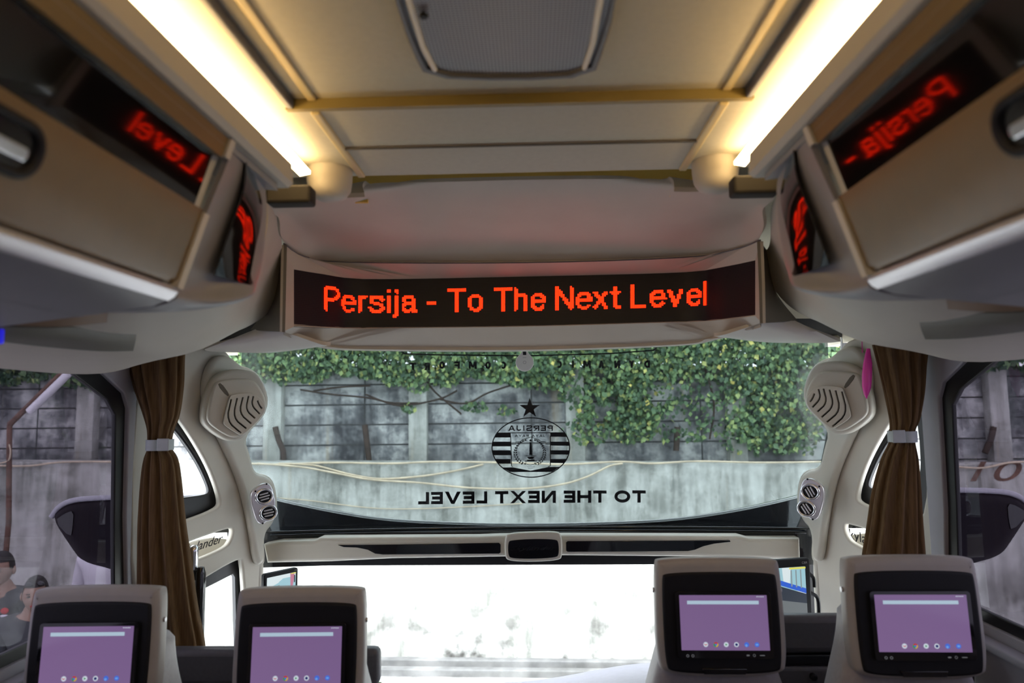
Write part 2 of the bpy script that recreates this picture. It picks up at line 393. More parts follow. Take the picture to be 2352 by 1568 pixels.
# ------------------------------------------------------------------ lettering drawn from strokes
def arc(cx, cy, rx, ry, a0, a1, n=14): return [(cx+rx*math.cos(math.radians(a0+(a1-a0)*i/n)), cy+ry*math.sin(math.radians(a0+(a1-a0)*i/n))) for i in range(n+1)]
def sp(*p): return spline(list(p), 5)
LC = {'P': (.60, [[(0, 0), (0, 1), (.33, 1)]+arc(.33, .745, .25, .255, 90, -90)+[(0, .49)]]), 'e': (.54, [arc(.27, .36, .27, .37, 0, 318, 20), [(0, .38), (.54, .38)]]),
 'r': (.24, [[(0, 0), (0, .73)], sp((0, .42), (.05, .62), (.15, .71), (.25, .72))]), 's': (.52, [sp((.50, .57), (.43, .70), (.26, .73), (.09, .70), (.02, .56), (.10, .43), (.26, .37), (.43, .31), (.52, .18), (.44, .03), (.26, 0), (.08, .03), (0, .16))]),
 'i': (0, [[(0, 0), (0, .73)], [(0, .96), (0, 1.0)]]), 'j': (0, [[(0, .73), (0, -.12)]+sp((0, -.12), (-.05, -.22), (-.14, -.24)), [(0, .96), (0, 1.0)]]),
 'a': (.47, [[(.42, .5), (.42, .08)]+sp((.42, .08), (.45, .0), (.50, .0)), sp((.42, .5), (.38, .67), (.23, .73), (.07, .68), (.02, .54)), sp((.42, .43), (.22, .39), (.04, .31), (0, .18), (.07, .03), (.2, 0), (.36, .08), (.42, .25))]),
 '-': (.30, [[(0, .36), (.30, .36)]]), 'T': (.66, [[(0, 1), (.66, 1)], [(.33, 1), (.33, 0)]]), 'o': (.54, [arc(.27, .365, .27, .365, 0, 360, 24)]), 'h': (.44, [[(0, 0), (0, 1)], sp((0, .42), (.08, .65), (.24, .73), (.39, .66), (.44, .48))+[(.44, 0)]]),
 'N': (.62, [[(0, 0), (0, 1), (.62, 0), (.62, 1)]]), 'x': (.46, [[(0, 0), (.46, .73)], [(0, .73), (.46, 0)]]), 't': (.28, [[(.11, .95), (.11, .14)]+sp((.11, .14), (.15, .02), (.29, 0)), [(0, .73), (.28, .73)]]),
 'L': (.50, [[(0, 1), (0, 0), (.5, 0)]]), 'v': (.48, [[(0, .73), (.24, 0), (.48, .73)]]), 'l': (0, [[(0, 0), (0, 1)]]), ' ': (.06, [])}
def layout(s):
    x = 0; out = []
    for ch in s:
        w_, st_ = LC[ch]
        if ch == 'j': x += .0
        out += [[(x+a, b) for a, b in p] for p in st_]; x += w_+(.07 if ch == 'i' else 0)+(.26 if ch not in 'rTe' else .21)
    return out, x-.26
def rect(a, b, c, d): return [(a, c), (b, c), (b, d), (a, d)]
def cap(ch, W, w):
    """list of loop groups for a capital of width W, height 1, stroke w"""
    h = w/2; k = w*1.2
    if ch == 'T': return [[rect(0, W, 1-w, 1)], [rect(W/2-h, W/2+h, 0, 1)]]
    if ch == 'E': return [[rect(0, w, 0, 1)], [rect(0, W, 0, w)], [rect(0, W*.92, .5-h, .5+h)], [rect(0, W, 1-w, 1)]]
    if ch == 'F': return [[rect(0, w, 0, 1)], [rect(0, W*.92, .48-h, .48+h)], [rect(0, W, 1-w, 1)]]
    if ch == 'H': return [[rect(0, w, 0, 1)], [rect(W-w, W, 0, 1)], [rect(0, W, .5-h, .5+h)]]
    if ch == 'N': return [[rect(0, w, 0, 1)], [rect(W-w, W, 0, 1)], [[(0, 1), (k, 1), (W, 0), (W-k, 0)]]]
    if ch == 'M': return [[rect(0, w, 0, 1)], [rect(W-w, W, 0, 1)], [[(0, 1), (k, 1), (W/2+h, .2), (W/2-h, .2)]], [[(W-k, 1), (W, 1), (W/2+h, .2), (W/2-h, .2)]]]
    if ch == 'X': return [[[(0, 1), (k, 1), (W, 0), (W-k, 0)]], [[(0, 0), (k, 0), (W, 1), (W-k, 1)]]]
    if ch == 'V': return [[[(0, 1), (k, 1), (W/2+h, 0), (W/2-h, 0)]], [[(W, 1), (W-k, 1), (W/2-h, 0), (W/2+h, 0)]]]
    if ch in 'A^': return [[[(0, 0), (k, 0), (W/2+h, 1), (W/2-h, 1)]], [[(W, 0), (W-k, 0), (W/2-h, 1), (W/2+h, 1)]]]+([[rect(W*.22, W*.78, .2, .2+w*.9)]] if ch == 'A' else [])
    if ch == 'Y': return [[[(0, 1), (k, 1), (W/2+h, .42), (W/2-h, .42)]], [[(W, 1), (W-k, 1), (W/2-h, .42), (W/2+h, .42)]], [rect(W/2-h, W/2+h, 0, .45)]]
    if ch == 'L': return [[rect(0, w, 0, 1)], [rect(0, W, 0, w)]]
    if ch == 'I': return [[rect(W/2-h, W/2+h, 0, 1)]]
    if ch == 'O': return [[circ(W/2, W/2, .5, 32, ry=.5), circ(W/2-w, W/2, .5, 32, ry=.5-w)]]
    if ch == 'D': return [[rect(0, w, 0, 1)], [stroke([(0, 1-h), (W*.5, 1-h)]+arc(W*.5, .5, W*.5-h, .5-h, 90, -90)+[(0, h)], w)]]
    if ch == 'P': return [[rect(0, w, 0, 1)], [stroke([(0, 1-h), (W*.6, 1-h)]+arc(W*.6, .70, W*.4-h, .30-h, 90, -90)+[(0, .40+h)], w)]]
    if ch == 'R': return cap('P', W, w)+[[[(W*.35, .42), (W*.35+k, .42), (W, 0), (W-k, 0)]]]
    if ch == 'K': return [[rect(0, w, 0, 1)], [[(w*.5, .42), (w*.5+k, .42), (W, 1), (W-k, 1)]], [[(W*.30, .52), (W*.30+k, .52), (W, 0), (W-k, 0)]]]
    if ch == 'C': return [[stroke(arc(W/2, .5, W/2-h, .5-h, 45, 315, 20), w)]]
    if ch == 'S': return [[stroke(spline([(W-h, .74), (W*.8, .93), (W*.5, 1-h), (W*.18, .93), (h, .73), (W*.22, .57), (W*.5, .5), (W*.78, .43), (W-h, .27), (W*.82, .07), (W*.5, h), (W*.18, .07), (h, .26)], 4), w)]]
    if ch == 'J': return [[rect(W-w, W, .3, 1)], [stroke(arc(W*.5, .33, W*.5-h, .33-h, 0, -170), w)]]
    return []

# ================================================================== SETTING: coach shell
struct('floor', box(-XW-.05, XW+.05, -3, 2.75, -.08, 0), 'carpet')
# outer roof skin closes everything above
struct('trim_1', box(-XW-.05, XW+.05, -3.05, 2.86, ZC+.62, ZC+.66), 'ceil')
# ceiling: outer panel with a raised centre field, then the front field
zl = ZC+.51
def YZ(py, z, px=1200):
    d = ray(px, py); return d.y*(z-CAM.z)/d.z
YS = YZ(236, zl); YE = YZ(396, zl)
mwc = frame((0, 0, zl), (1, 0, 0), (0, -1, 0))      # normal faces down
outer = [(-XW, 3.0), (XW, 3.0), (XW, -YE), (-XW, -YE)]
ctr = [(-.385, 2.9), (.385, 2.9), (.385, -YS), (-.385, -YS)]
struct('ceiling', plate([outer, ctr], mwc, .012), 'ceil')
struct('trim_2', box(-.40, .40, -2.95, YS+.01, zl+.015, zl+.025), 'ceil')
struct('trim_3', box(-.39, .39, YS-.004, YS+.008, zl-.003, zl+.018), 'gold')
for s in (-1, 1):
    struct('trim_4', box(s*.381-.006, s*.381+.006, -2.9, YS-.004, zl-.003, zl+.016, .003), 'darktrim')
    struct('trim_5', box(s*.345-.008, s*.345+.008, -2.9, YS-.004, zl+.010, zl+.0165, .003), 'stripe')  # raised beads stand in for streaks of reflected light
    struct('trim_6', box(s*.345-.008, s*.345+.008, YS+.012, YE-.003, zl-.006, zl+.002, .003), 'stripe')  # raised beads stand in for streaks of reflected light here too
struct('trim_7', tube([Vector((x, YZ(333, zl-.003), zl-.003)) for x in (-.34, -.2, 0, .2, .34)], .0025, 8), 'darktrim')
struct('trim_8', box(-.40, .40, 1.645, 1.655, ZC+.545, ZC+.62), 'goldbright')
for a_, b_ in ((770, 846), (1536, 1610)): struct('trim_8', box(P(a_, 400, 1.66).x, P(b_, 400, 1.66).x, 1.655, 1.665, P(1200, 458, 1.66).z, ZC+.62), 'goldbright')
for a_, b_ in ((-XW-.05, -XW), (XW, XW+.05)): struct('trim_63', box(a_, b_, 2.17, 2.84, ZC+.24, ZC+.64), 'header')
struct('trim_64', box(-XW, XW, 2.80, 2.86, ZC+.33, ZC+.64), 'header')
# side walls with windows
winF = [(.25, ZC+.16), (1.80, ZC+.16), (1.93, ZC+.125), (2.05, ZC+.065), (2.075, ZC+.02), (2.085, ZC-.30), (2.115, ZC-.575), (.25, ZC-.575)]
winM = [(-1.4, ZC+.16), (.12, ZC+.16), (.12, ZC-.575), (-1.4, ZC-.575)]
winR = [(-2.95, ZC+.16), (-1.53, ZC+.16), (-1.53, ZC-.575), (-2.95, ZC-.575)]
def inset(lp, d):
    cx = sum(p[0] for p in lp)/len(lp); cy = sum(p[1] for p in lp)/len(lp); o = []; n = len(lp)
    for i in range(n):
        a = Vector(lp[i-1]); b = Vector(lp[i]); c = Vector(lp[(i+1) % n]); e1 = (b-a).normalized(); e2 = (c-b).normalized()
        n1 = Vector((e1.y, -e1.x)); n2 = Vector((e2.y, -e2.x)); m_ = (n1+n2).normalized(); k = d/max(.3, m_.dot(n1)); o.append(tuple(b+m_*k))
    return o
for side in (0, 1):
    MX[0] = None if side == 0 else 0.0
    mw = frame((-XW, 0, 0), (0, 1, 0))
    o = struct('wall_'+('left' if side == 0 else 'right'), plate([[(-3, 0), (2.17, 0), (2.17, ZC+.6), (-3, ZC+.6)], winF, winM, winR], mw, .035, .004), 'sideframe')
    for k, wn in enumerate((winF, winM, winR)):
        nm = 'window_%d' % (1+k+3*side)
        mwg = frame((-XW-.026, 0, 0), (0, 1, 0))
        g = struct(nm, plate([inset(wn, -.02)], mwg, .006), 'film')
        inn = inset(wn, .012) if k else [(.28, ZC+.145), (1.72, ZC+.145), (1.80, ZC+.125), (1.985, ZC+.045), (2.03, ZC+.0), (2.045, ZC-.30), (2.065, ZC-.545), (.28, ZC-.545)]
        struct('window_seal', plate([inset(wn, -.006), inn], frame((-XW-.012, 0, 0), (0, 1, 0)), .013, .003), 'rubber', parent=None)['kind'] = 'structure'
        bpy.data.objects[[x.name for x in bpy.data.objects if x.name.startswith('window_seal')][-1]].name = 'trim_%d' % (9+k+3*side)
    struct('trim_%d' % (20+side), box(-XW, -XW+.045, -3, 2.2, ZC-.62, ZC-.60, .006), 'sideframe')
MX[0] = None
struct('wall_rear', box(-XW, XW, -3.05, -3.0, 0, ZC+.62), 'sideframe')

# ================================================================== coves, luggage bins
prT = P(535, 300, .93); prB = P(405, 660, .93); prT = Vector((prT.x, prT.z)); prB = Vector((prB.x, prB.z))
dn = (prB-prT).normalized(); nrm = Vector((-dn.y, dn.x))        # outward (to the aisle)
if nrm.x < 0: nrm = -nrm
def pt(t, off=0): q = prT+dn*t+nrm*off; return (q.x, q.y)
HL = (prB-prT).length
tb0 = HL*.19; tb1 = HL*.52
for side in (0, 1):
    MX[0] = None if side == 0 else 0.0
    L_ = 'left' if side == 0 else 'right'
    # cove lip and light strip
    z = lambda r: ZC+r
    struct('trim_%d' % (22+side), prof([(-.388, z(.377)), (-.380, z(.384)), (-.383, z(.418)), (-.389, z(.418)), (-.397, z(.397)), (-.500, z(.397)), (-.500, z(.505)), (-.507, z(.505)), (-.507, z(.377))], -2.9, 1.13), 'greytrim' if 0 else 'header')
    struct('trim_%d' % (24+side), prof([(-.399, z(.366)), (-.400, z(.3775)), (-.66, z(.42)), (-.66, z(.40))], -2.9, 1.11), 'greytrim')
    t = finish('light_strip', prof([(-.423, z(.478)), (-.423, z(.485)), (-.444, z(.485)), (-.444, z(.474))], -2.6, 1.35), 'strip')
    tag(t, 'warm glowing strip light along the %s ceiling cove' % L_, 'light', 'cove strip lights')
    # end bulge of the cove
    c = P(757, 428, 1.42)
    struct('trim_%d' % (26+side), lathe([(.005, -.032), (.021, -.030), (.035, -.023), (.044, -.009), (.047, .012), (.048, .04), (.050, .06)], Matrix.Translation(c), 40), 'header', smooth=60)
    struct('trim_%d' % (28+side), merge([box(P(608, 460, 1.28).x, P(712, 460, 1.28).x, 1.28, 1.32, P(608, 466, 1.28).z, P(608, 424, 1.28).z, .006)]), 'hole')  # solid dark box painted as the darkness of the gap past the bin end
    # luggage bin
    b = thing('luggage_bin', 'overhead luggage bin with black gloss band above the %s seats' % L_, 'luggage bin', (-.75, .15, ZC+.1), 'overhead luggage bins')
    y0, y1 = -.95, .93
    up = pt(0, 0); lo = pt(HL, 0)
    finish('body', prof([pt(.002, -.020), pt(HL-.002, -.020), (-.60, z(.135)), (-1.18, z(.125)), (-1.18, z(.43)), (-.50, z(.39))], y0, y1), 'binbody', b)
    d = finish('door', merge([prof([pt(.003, .006), pt(tb0, .006), pt(tb0, -.018), pt(.003, -.018)], y0, y1-.014),
                              prof([pt(tb1, .006), pt(HL-.012, .006), pt(HL-.003, .0), pt(HL-.003, -.018), pt(tb1, -.018)], y0, y1-.014)]), 'bindoor', b)
    finish('black_band', prof([pt(tb0, -.008), pt(tb1, -.008), pt(tb1, -.016), pt(tb0, -.016)], y0, y1-.012), 'binblack', d)
    finish('edge_trim', merge([prof([pt(0, .010), pt(tb0-.003, .010), pt(tb0-.003, -.006), pt(0, -.006)], y1-.014, y1), prof([pt(tb0-.003, -.0075), pt(tb1+.003, -.0075), pt(tb1+.003, -.016), pt(tb0-.003, -.016)], y1-.014, y1),
                               prof([pt(tb1+.003, .010), pt(HL, .010), pt(HL, -.006), pt(tb1+.003, -.006)], y1-.014, y1)]), 'cream', b)
    # handle: recessed cup with a chrome pull
    hc = prT+dn*(HL*.69)+nrm*.006; hm = frame((hc.x, .565, hc.y), (0, 1, 0), Vector((-dn.x, 0, -dn.y)))
    finish('handle', plate([rr(.11, .055, .026), rr(.088, .036, .017)], hm @ Matrix.Translation((0, 0, .006)), .012, .004), 'black', d)
    finish('handle_cup', plate([rr(.09, .038, .018)], hm @ Matrix.Translation((0, 0, .001)), .004), 'gloss', d)
    finish('pull', plate([rr(.07, .014, .006)], hm @ Matrix.Translation((0, -.004, .006)), .006, .002), 'chrome', d)
    # soft lower rail
    r0 = pt(HL, .004)
    finish('lower_rail', prof([(r0[0], r0[1]), (r0[0]+.001, r0[1]-.006), (r0[0]-.004, r0[1]-.013), (r0[0]-.012, r0[1]-.018), (r0[0]-.02, r0[1]-.016), (r0[0]-.02, r0[1]+.002)], y0, y1-.004), 'satin', b)
    finish('underside', prof([(r0[0]-.010, r0[1]-.014), (r0[0]-.035, r0[1]-.024), (r0[0]-.10, r0[1]-.032), (-.75, z(.118)), (-1.18, z(.115)), (-1.18, z(.125)), (-.60, z(.142))], y0, y1), 'binbody', b)
    # rounded end cap
    rows = [[P(540, 296, .935), P(525, 365, .935), P(478, 482, .935), P(412, 648, .935), P(398, 690, .935), P(300, 712, .935), P(120, 712, .935)],
            [P(575, 340, 1.00), P(570, 425, 1.02), P(530, 540, 1.02), P(478, 650, 1.00), P(455, 700, .985), P(340, 716, .98), P(150, 716, .98)],
            [P(600, 392, 1.10), P(612, 462, 1.12), P(606, 560, 1.12), P(588, 648, 1.10), P(560, 690, 1.07), P(420, 714, 1.04), P(200, 716, 1.0)],
            [P(590, 405, 1.22), P(598, 470, 1.22), P(590, 560, 1.22), P(570, 640, 1.20), P(540, 680, 1.18), P(420, 700, 1.15), P(210, 705, 1.1)]]
    e = finish('end_cap', loft(rows, 8, 8), 'binbody', b, smooth=60)
    def off(p, d=.004): return p+(CAM-p).normalized()*d
    ins = [[off(P(566, 372, .985)), off(P(560, 440, .99)), off(P(524, 545, .99)), off(P(494, 632, .985))],
           [off(P(585, 392, 1.045)), off(P(592, 470, 1.06)), off(P(570, 560, 1.06)), off(P(540, 645, 1.04))],
           [off(P(597, 412, 1.095)), off(P(608, 470, 1.115)), off(P(600, 570, 1.115)), off(P(580, 656, 1.09))]]
    finish('gloss_insert', loft(ins, 8, 8, .003), 'binblack', b, smooth=60)
    # service duct below the bins running into the header
    MXs = MX[0]; MX[0] = None if side == 0 else .0
    bulb = [[P(-120, 690, .9), P(150, 700, 1.0), P(380, 700, 1.12), P(520, 680, 1.27), P(592, 600, 1.42), P(614, 520, 1.50), P(613, 462, 1.52)],
            [P(-120, 735, .93), P(120, 755, 1.08), P(330, 770, 1.28), P(500, 735, 1.48), P(588, 640, 1.62), P(618, 570, 1.68), P(640, 495, 1.66)],
            [P(-120, 762, .98), P(70, 797, 1.18), P(300, 823, 1.47), P(450, 806, 1.64), P(555, 742, 1.76), P(612, 660, 1.84), P(650, 580, 1.86)],
            [Vector((-1.19, .9, ZC+.112)), Vector((-1.19, 1.3, ZC+.112)), Vector((-1.18, 1.9, ZC+.115)), P(430, 790, 1.95), P(565, 752, 1.95), P(640, 690, 1.97), P(668, 600, 1.95)]]
    struct('trim_%d' % (30+side), loft(bulb, 8, 8), 'header', smooth=60)
    pan = [[off(P(-60, 748, .95)), off(P(120, 752, 1.06)), off(P(240, 746, 1.16)), off(P(313, 728, 1.22))],
           [off(P(-60, 765, .96)), off(P(120, 778, 1.10)), off(P(240, 780, 1.20)), off(P(313, 772, 1.26))],
           [off(P(-60, 775, .97)), off(P(80, 794, 1.15)), off(P(220, 806, 1.28)), off(P(306, 806, 1.36))]]
    sp = finish('service_panel', loft(pan, 6, 6, .004), 'olive', smooth=60)
    tag(sp, 'dark olive overhead service panel under the %s luggage bin' % L_, 'panel', 'overhead service panels')
    lip = [[off(P(-60, 706, .93), .01), off(P(120, 716, 1.0), .01), off(P(248, 716, 1.08), .01)], [off(P(-60, 742, .94), .01), off(P(130, 750, 1.03), .01), off(P(246, 741, 1.1), .01)]]
    struct('trim_%d' % (32+side), loft(lip, 6, 4, .004), 'tan', smooth=60)
MX[0] = None
bl = finish('reading_lamp', box(-.80, -.755, .985, .995, ZC+.105, ZC+.135, .003), 'blue'); tag(bl, 'small blue glowing lamp at the far left under the bin', 'lamp')  # added glow patch where blue light is only reflected

# ceiling grille
cg = thing('ceiling_grille', 'perforated grey air grille with dark frame in the ceiling centre', 'grille', (-.03, .9, zl))
mg = frame((-.03, 0, zl-.006), (1, 0, 0), (0, -1, 0))
def ceilpx(px): return loc2(px, mg)
go = [(898, -60), (912, 30), (945, 120), (978, 181), (1170, 189), (1364, 179), (1390, 110), (1416, 20), (1424, -60)]
gi = [(912, -60), (928, 30), (958, 115), (990, 173), (1170, 180), (1352, 171), (1376, 105), (1402, 20), (1410, -60)]
o_ = ceilpx(go); i_ = ceilpx(gi); o_[0] = (o_[0][0], .6); o_[-1] = (o_[-1][0], .6); i_[0] = (i_[0][0], .58); i_[-1] = (i_[-1][0], .58)
finish('frame', plate([chaikin(o_, 1), chaikin(i_, 1)], mg, .018, .003), 'darktrim', cg)
finish('panel', plate([chaikin(i_, 1)], mg @ Matrix.Translation((0, 0, -.006)), .006), 'grille', cg)
i2 = [(x*.94+.0, y) for x, y in i_]
for sx in (-1, 1):
    e_ = [i_[1], i_[2], i_[3]] if sx < 0 else [i_[7], i_[6], i_[5]]
    q = [(a+sx*-.008, b) for a, b in e_]; q[0] = (q[0][0]+sx*.0, .5)
    finish('side_trim', tube([mg @ Vector((a, b, -.004)) for a, b in q], .004, 8, 1), 'white', cg)
finish('sensor', plate([circ(.006, *ceilpx([(973, 36)])[0])], mg @ Matrix.Translation((0, 0, .003)), .006, .002), 'black', cg)

# ================================================================== front header with the LED sign
cols_px = (672, 760, 855, 1205, 1554, 1650, 1738)
s_top = (617, 631, 640, 634, 625, 614, 596); s_bot = (750, 754, 755, 751, 741, 736, 726); s_Y = (1.88, 1.99, 2.07, 2.12, 2.07, 1.99, 1.88)
sig = spline([(*P(c, t_, y), *P(c, b_, y)) for c, t_, b_, y in zip(cols_px, s_top, s_bot, s_Y)], 24)
acc = [0]
for a, b in zip(sig, sig[1:]): acc.append(acc[-1]+(Vector(b[:3])-Vector(a[:3])).length)
WL = acc[-1]
import bisect
def S(u, v, off=0):
    """u 0..1 along the sign, v 0..1 from bottom to top, off towards the cabin"""
    d = u*WL; i = min(max(bisect.bisect(acc, d)-1, 0), len(acc)-2); f = (d-acc[i])/(acc[i+1]-acc[i])
    a = [p+(q-p)*f for p, q in zip(sig[i], sig[i+1])]; T = Vector(a[:3]); B = Vector(a[3:])
    tg = (Vector(sig[i+1][:3])-Vector(sig[i][:3])).normalized(); n_ = tg.cross(Vector((0, 0, 1))).normalized()
    return B+(T-B)*v+n_*off
sign = thing('led_sign', 'long curved LED display showing red scrolling words above the windscreen', 'display', (XF, 2.0, ZC+.2))
NU = 96
finish('display_panel', loft([[S(i/24, 0) for i in range(25)], [S(i/24, 1) for i in range(25)]], 3, 1, .02, lin=True), 'ledoff', sign, smooth=60)
GX, GY = 256, 32
def upx(px):
    best = min(range(len(sig)), key=lambda i: abs((CAM-Vector(sig[i][:3])).x*0 + proj(Vector(sig[i][:3]))[0]-px)); return acc[best]/WL
INV = (Matrix.Translation(CAM) @ ROT).inverted()
def proj(p):
    q = INV @ p; return (1176+F*q.x/-q.z, 784-F*q.y/-q.z)
ua, ub = upx(743), upx(1623)
strokes, tw = layout('Persija - To The Next Level')
gx0, gx1 = ua*GX+1.2, ub*GX-1.2; gy0, gy1 = .31*GY+1.2, .785*GY-1.2
def segd(px_, py_, a, b):
    vx, vy = b[0]-a[0], b[1]-a[1]; L2 = vx*vx+vy*vy; t = 0 if L2 == 0 else max(0, min(1, ((px_-a[0])*vx+(py_-a[1])*vy)/L2)); return math.hypot(px_-a[0]-t*vx, py_-a[1]-t*vy)
on = set()
for st_ in strokes:
    q = [(gx0+a/tw*(gx1-gx0), gy0+b*(gy1-gy0)) for a, b in st_]
    for a, b in zip(q, q[1:]):
        for gx in range(int(min(a[0], b[0])-3), int(max(a[0], b[0])+4)):
            for gy in range(int(min(a[1], b[1])-3), int(max(a[1], b[1])+4)):
                if segd(gx+.5, gy+.5, a, b) <= .98: on.add((gx, gy))
vs = []; fs = []
for gx, gy in sorted(on):
    b = len(vs)
    for (a, c) in ((.06, .06), (.94, .06), (.94, .94), (.06, .94)): vs.append(S((gx+a)/GX, (gy+c)/GY, .0025))
    fs.append([b, b+1, b+2, b+3])
tag(finish('lit_message', me_from(vs, fs), 'led', sign, smooth=0), 'glowing red letters')
# faint grid of unlit emitters
gv = []; gf = []
for r in range(1, 32):
    for k in range(24):
        b = len(gv); gv += [S(k/24, r/32-.004, .0012), S((k+1)/24, r/32-.004, .0012), S((k+1)/24, r/32+.004, .0012), S(k/24, r/32+.004, .0012)]; gf.append([b, b+1, b+2, b+3])
finish('matrix_ribs', me_from(gv, gf), 'black', sign, smooth=0)
# housing round the sign
top_px = ((652, 560), (700, 590), (800, 603), (1205, 604), (1570, 592), (1690, 573), (1746, 552))
topY = (1.83, 1.91, 2.0, 2.05, 2.0, 1.91, 1.83)
topc = [P(a, b, y) for (a, b), y in zip(top_px, topY)]
h0 = [p.copy() for p in topc]
h1 = [S(i/24, .99, .002) for i in range(25)]
def rs(c, n=25):
    q = spline([tuple(p) for p in c], 40); return [Vector(q[int(i*(len(q)-1)/(n-1))]) for i in range(n)]
bot = [P(648, 762, 1.90), P(735, 789, 2.03), P(860, 795, 2.13), P(1205, 796, 2.19), P(1550, 784, 2.13), P(1650, 770, 2.03), P(1752, 742, 1.90)]
h2 = [S(i/24, .01, .002) for i in range(25)]
house = []
house.append(loft([rs(h0), h1], 1, 1, .006, lin=True)); house.append(loft([h2, rs(bot)], 1, 1, .006, lin=True))
house.append(loft([[P(652, 562, 1.83), P(650, 660, 1.83), P(648, 762, 1.84)], [S(.002, 1.0, .002), S(.002, .5, .002), S(.002, 0, .002)]], 4, 2, .008, lin=True))
house.append(loft([[S(.998, 1.0, .002), S(.998, .5, .002), S(.998, 0, .002)], [P(1746, 554, 1.83), P(1750, 650, 1.83), P(1752, 742, 1.84)]], 4, 2, .008, lin=True))
struct('trim_34', merge(house), 'header', smooth=40)
# cheeks
struct('trim_35', loft([[P(652, 562, 1.83), P(650, 660, 1.83), P(648, 762, 1.84)], [P(636, 600, 1.95), P(622, 690, 1.98), P(575, 757, 2.02)]], 6, 4, .008), 'olive', smooth=50)
struct('trim_36', loft([[P(1746, 554, 1.83), P(1750, 650, 1.83), P(1752, 742, 1.84)], [P(1766, 580, 1.95), P(1782, 668, 1.98), P(1832, 736, 2.02)]], 6, 4, .008), 'olive', smooth=50)
# underside
struct('trim_37', loft([bot, [p+Vector((0, .08, .012)) for p in bot], [Vector((p.x*1.12, 2.60, ZC+.36)) for p in bot]], 8, 3, .01), 'header', smooth=60)
# dome panel above the sign
dome = [[P(838, 452, 1.52), P(850, 422, 1.60), P(1000, 418, 1.62), P(1200, 413, 1.62), P(1400, 411, 1.62), P(1528, 413, 1.60), P(1548, 440, 1.52)],
        [P(610, 468, 1.53), P(700, 462, 1.54), P(900, 455, 1.68), P(1200, 452, 1.70), P(1480, 448, 1.68), P(1680, 445, 1.54), P(1766, 446, 1.53)],
        [P(640, 500, 1.64), P(690, 490, 1.68), P(880, 500, 1.80), P(1200, 500, 1.84), P(1500, 495, 1.80), P(1700, 475, 1.68), P(1752, 482, 1.64)],
        [P(645, 540, 1.74), P(700, 530, 1.84), P(860, 550, 1.95), P(1200, 552, 2.0), P(1520, 545, 1.95), P(1690, 515, 1.84), P(1754, 520, 1.74)],
        [p+Vector((0, .015, .002)) for p in topc]]
struct('trim_38', loft(dome, 8, 8, .01), 'header', smooth=60)
struct('trim_39', tube([p+Vector((0, -.001, .001)) for p in topc], .0018, 6), 'darktrim')
# soffits beside the windscreen head
struct('trim_40', loft([[P(586, 756, 1.99), P(650, 762, 1.93), P(735, 790, 1.95), P(760, 793, 1.97)], [P(475, 800, 2.10), P(500, 806, 2.12), P(620, 810, 2.13), P(738, 794, 2.12)], [P(475, 796, 2.7), P(500, 800, 2.7), P(620, 800, 2.7), P(738, 790, 2.7)]], 5, 4, .01), 'cream', smooth=60)
struct('trim_41', loft([[P(1640, 772, 1.97), P(1665, 768, 1.95), P(1752, 742, 1.93), P(1826, 736, 1.99)], [P(1662, 774, 2.12), P(1760, 786, 2.13), P(1880, 787, 2.12), P(1925, 783, 2.10)], [P(1662, 770, 2.7), P(1760, 778, 2.7), P(1880, 778, 2.7), P(1925, 775, 2.7)]], 5, 4, .01), 'cream', smooth=60)

# ================================================================== front pillars
uP = Vector((.20, .45, 0)); OP = Vector((-1.2+XF, 2.15, ZC))
mP = frame(OP, uP)
pil_out = [(300, 770), (470, 790), (525, 806), (535, 836), (572, 842), (600, 862), (617, 905), (617, 935), (604, 962), (562, 1004), (576, 1045), (585, 1086), (618, 1090), (634, 1112), (640, 1168), (630, 1200), (606, 1228), (612, 1290), (600, 1300), (604, 1330), (606, 1600), (300, 1600)]
quarter = [(360, 900), (400, 945), (445, 1010), (484, 1080), (508, 1150), (500, 1168), (420, 1198), (350, 1215)]
slot = [(420, 1252), (452, 1238), (528, 1212), (536, 1216), (532, 1238), (518, 1258), (450, 1286), (415, 1300)]
doorw = [(400, 1370), (455, 1338), (547, 1283), (560, 1290), (568, 1600), (400, 1600)]
doorwR = [(400, 1352), (500, 1318), (526, 1304), (536, 1312), (538, 1600), (400, 1600)]
def holes(l): return chaikin(loc2(l, mP), 2)
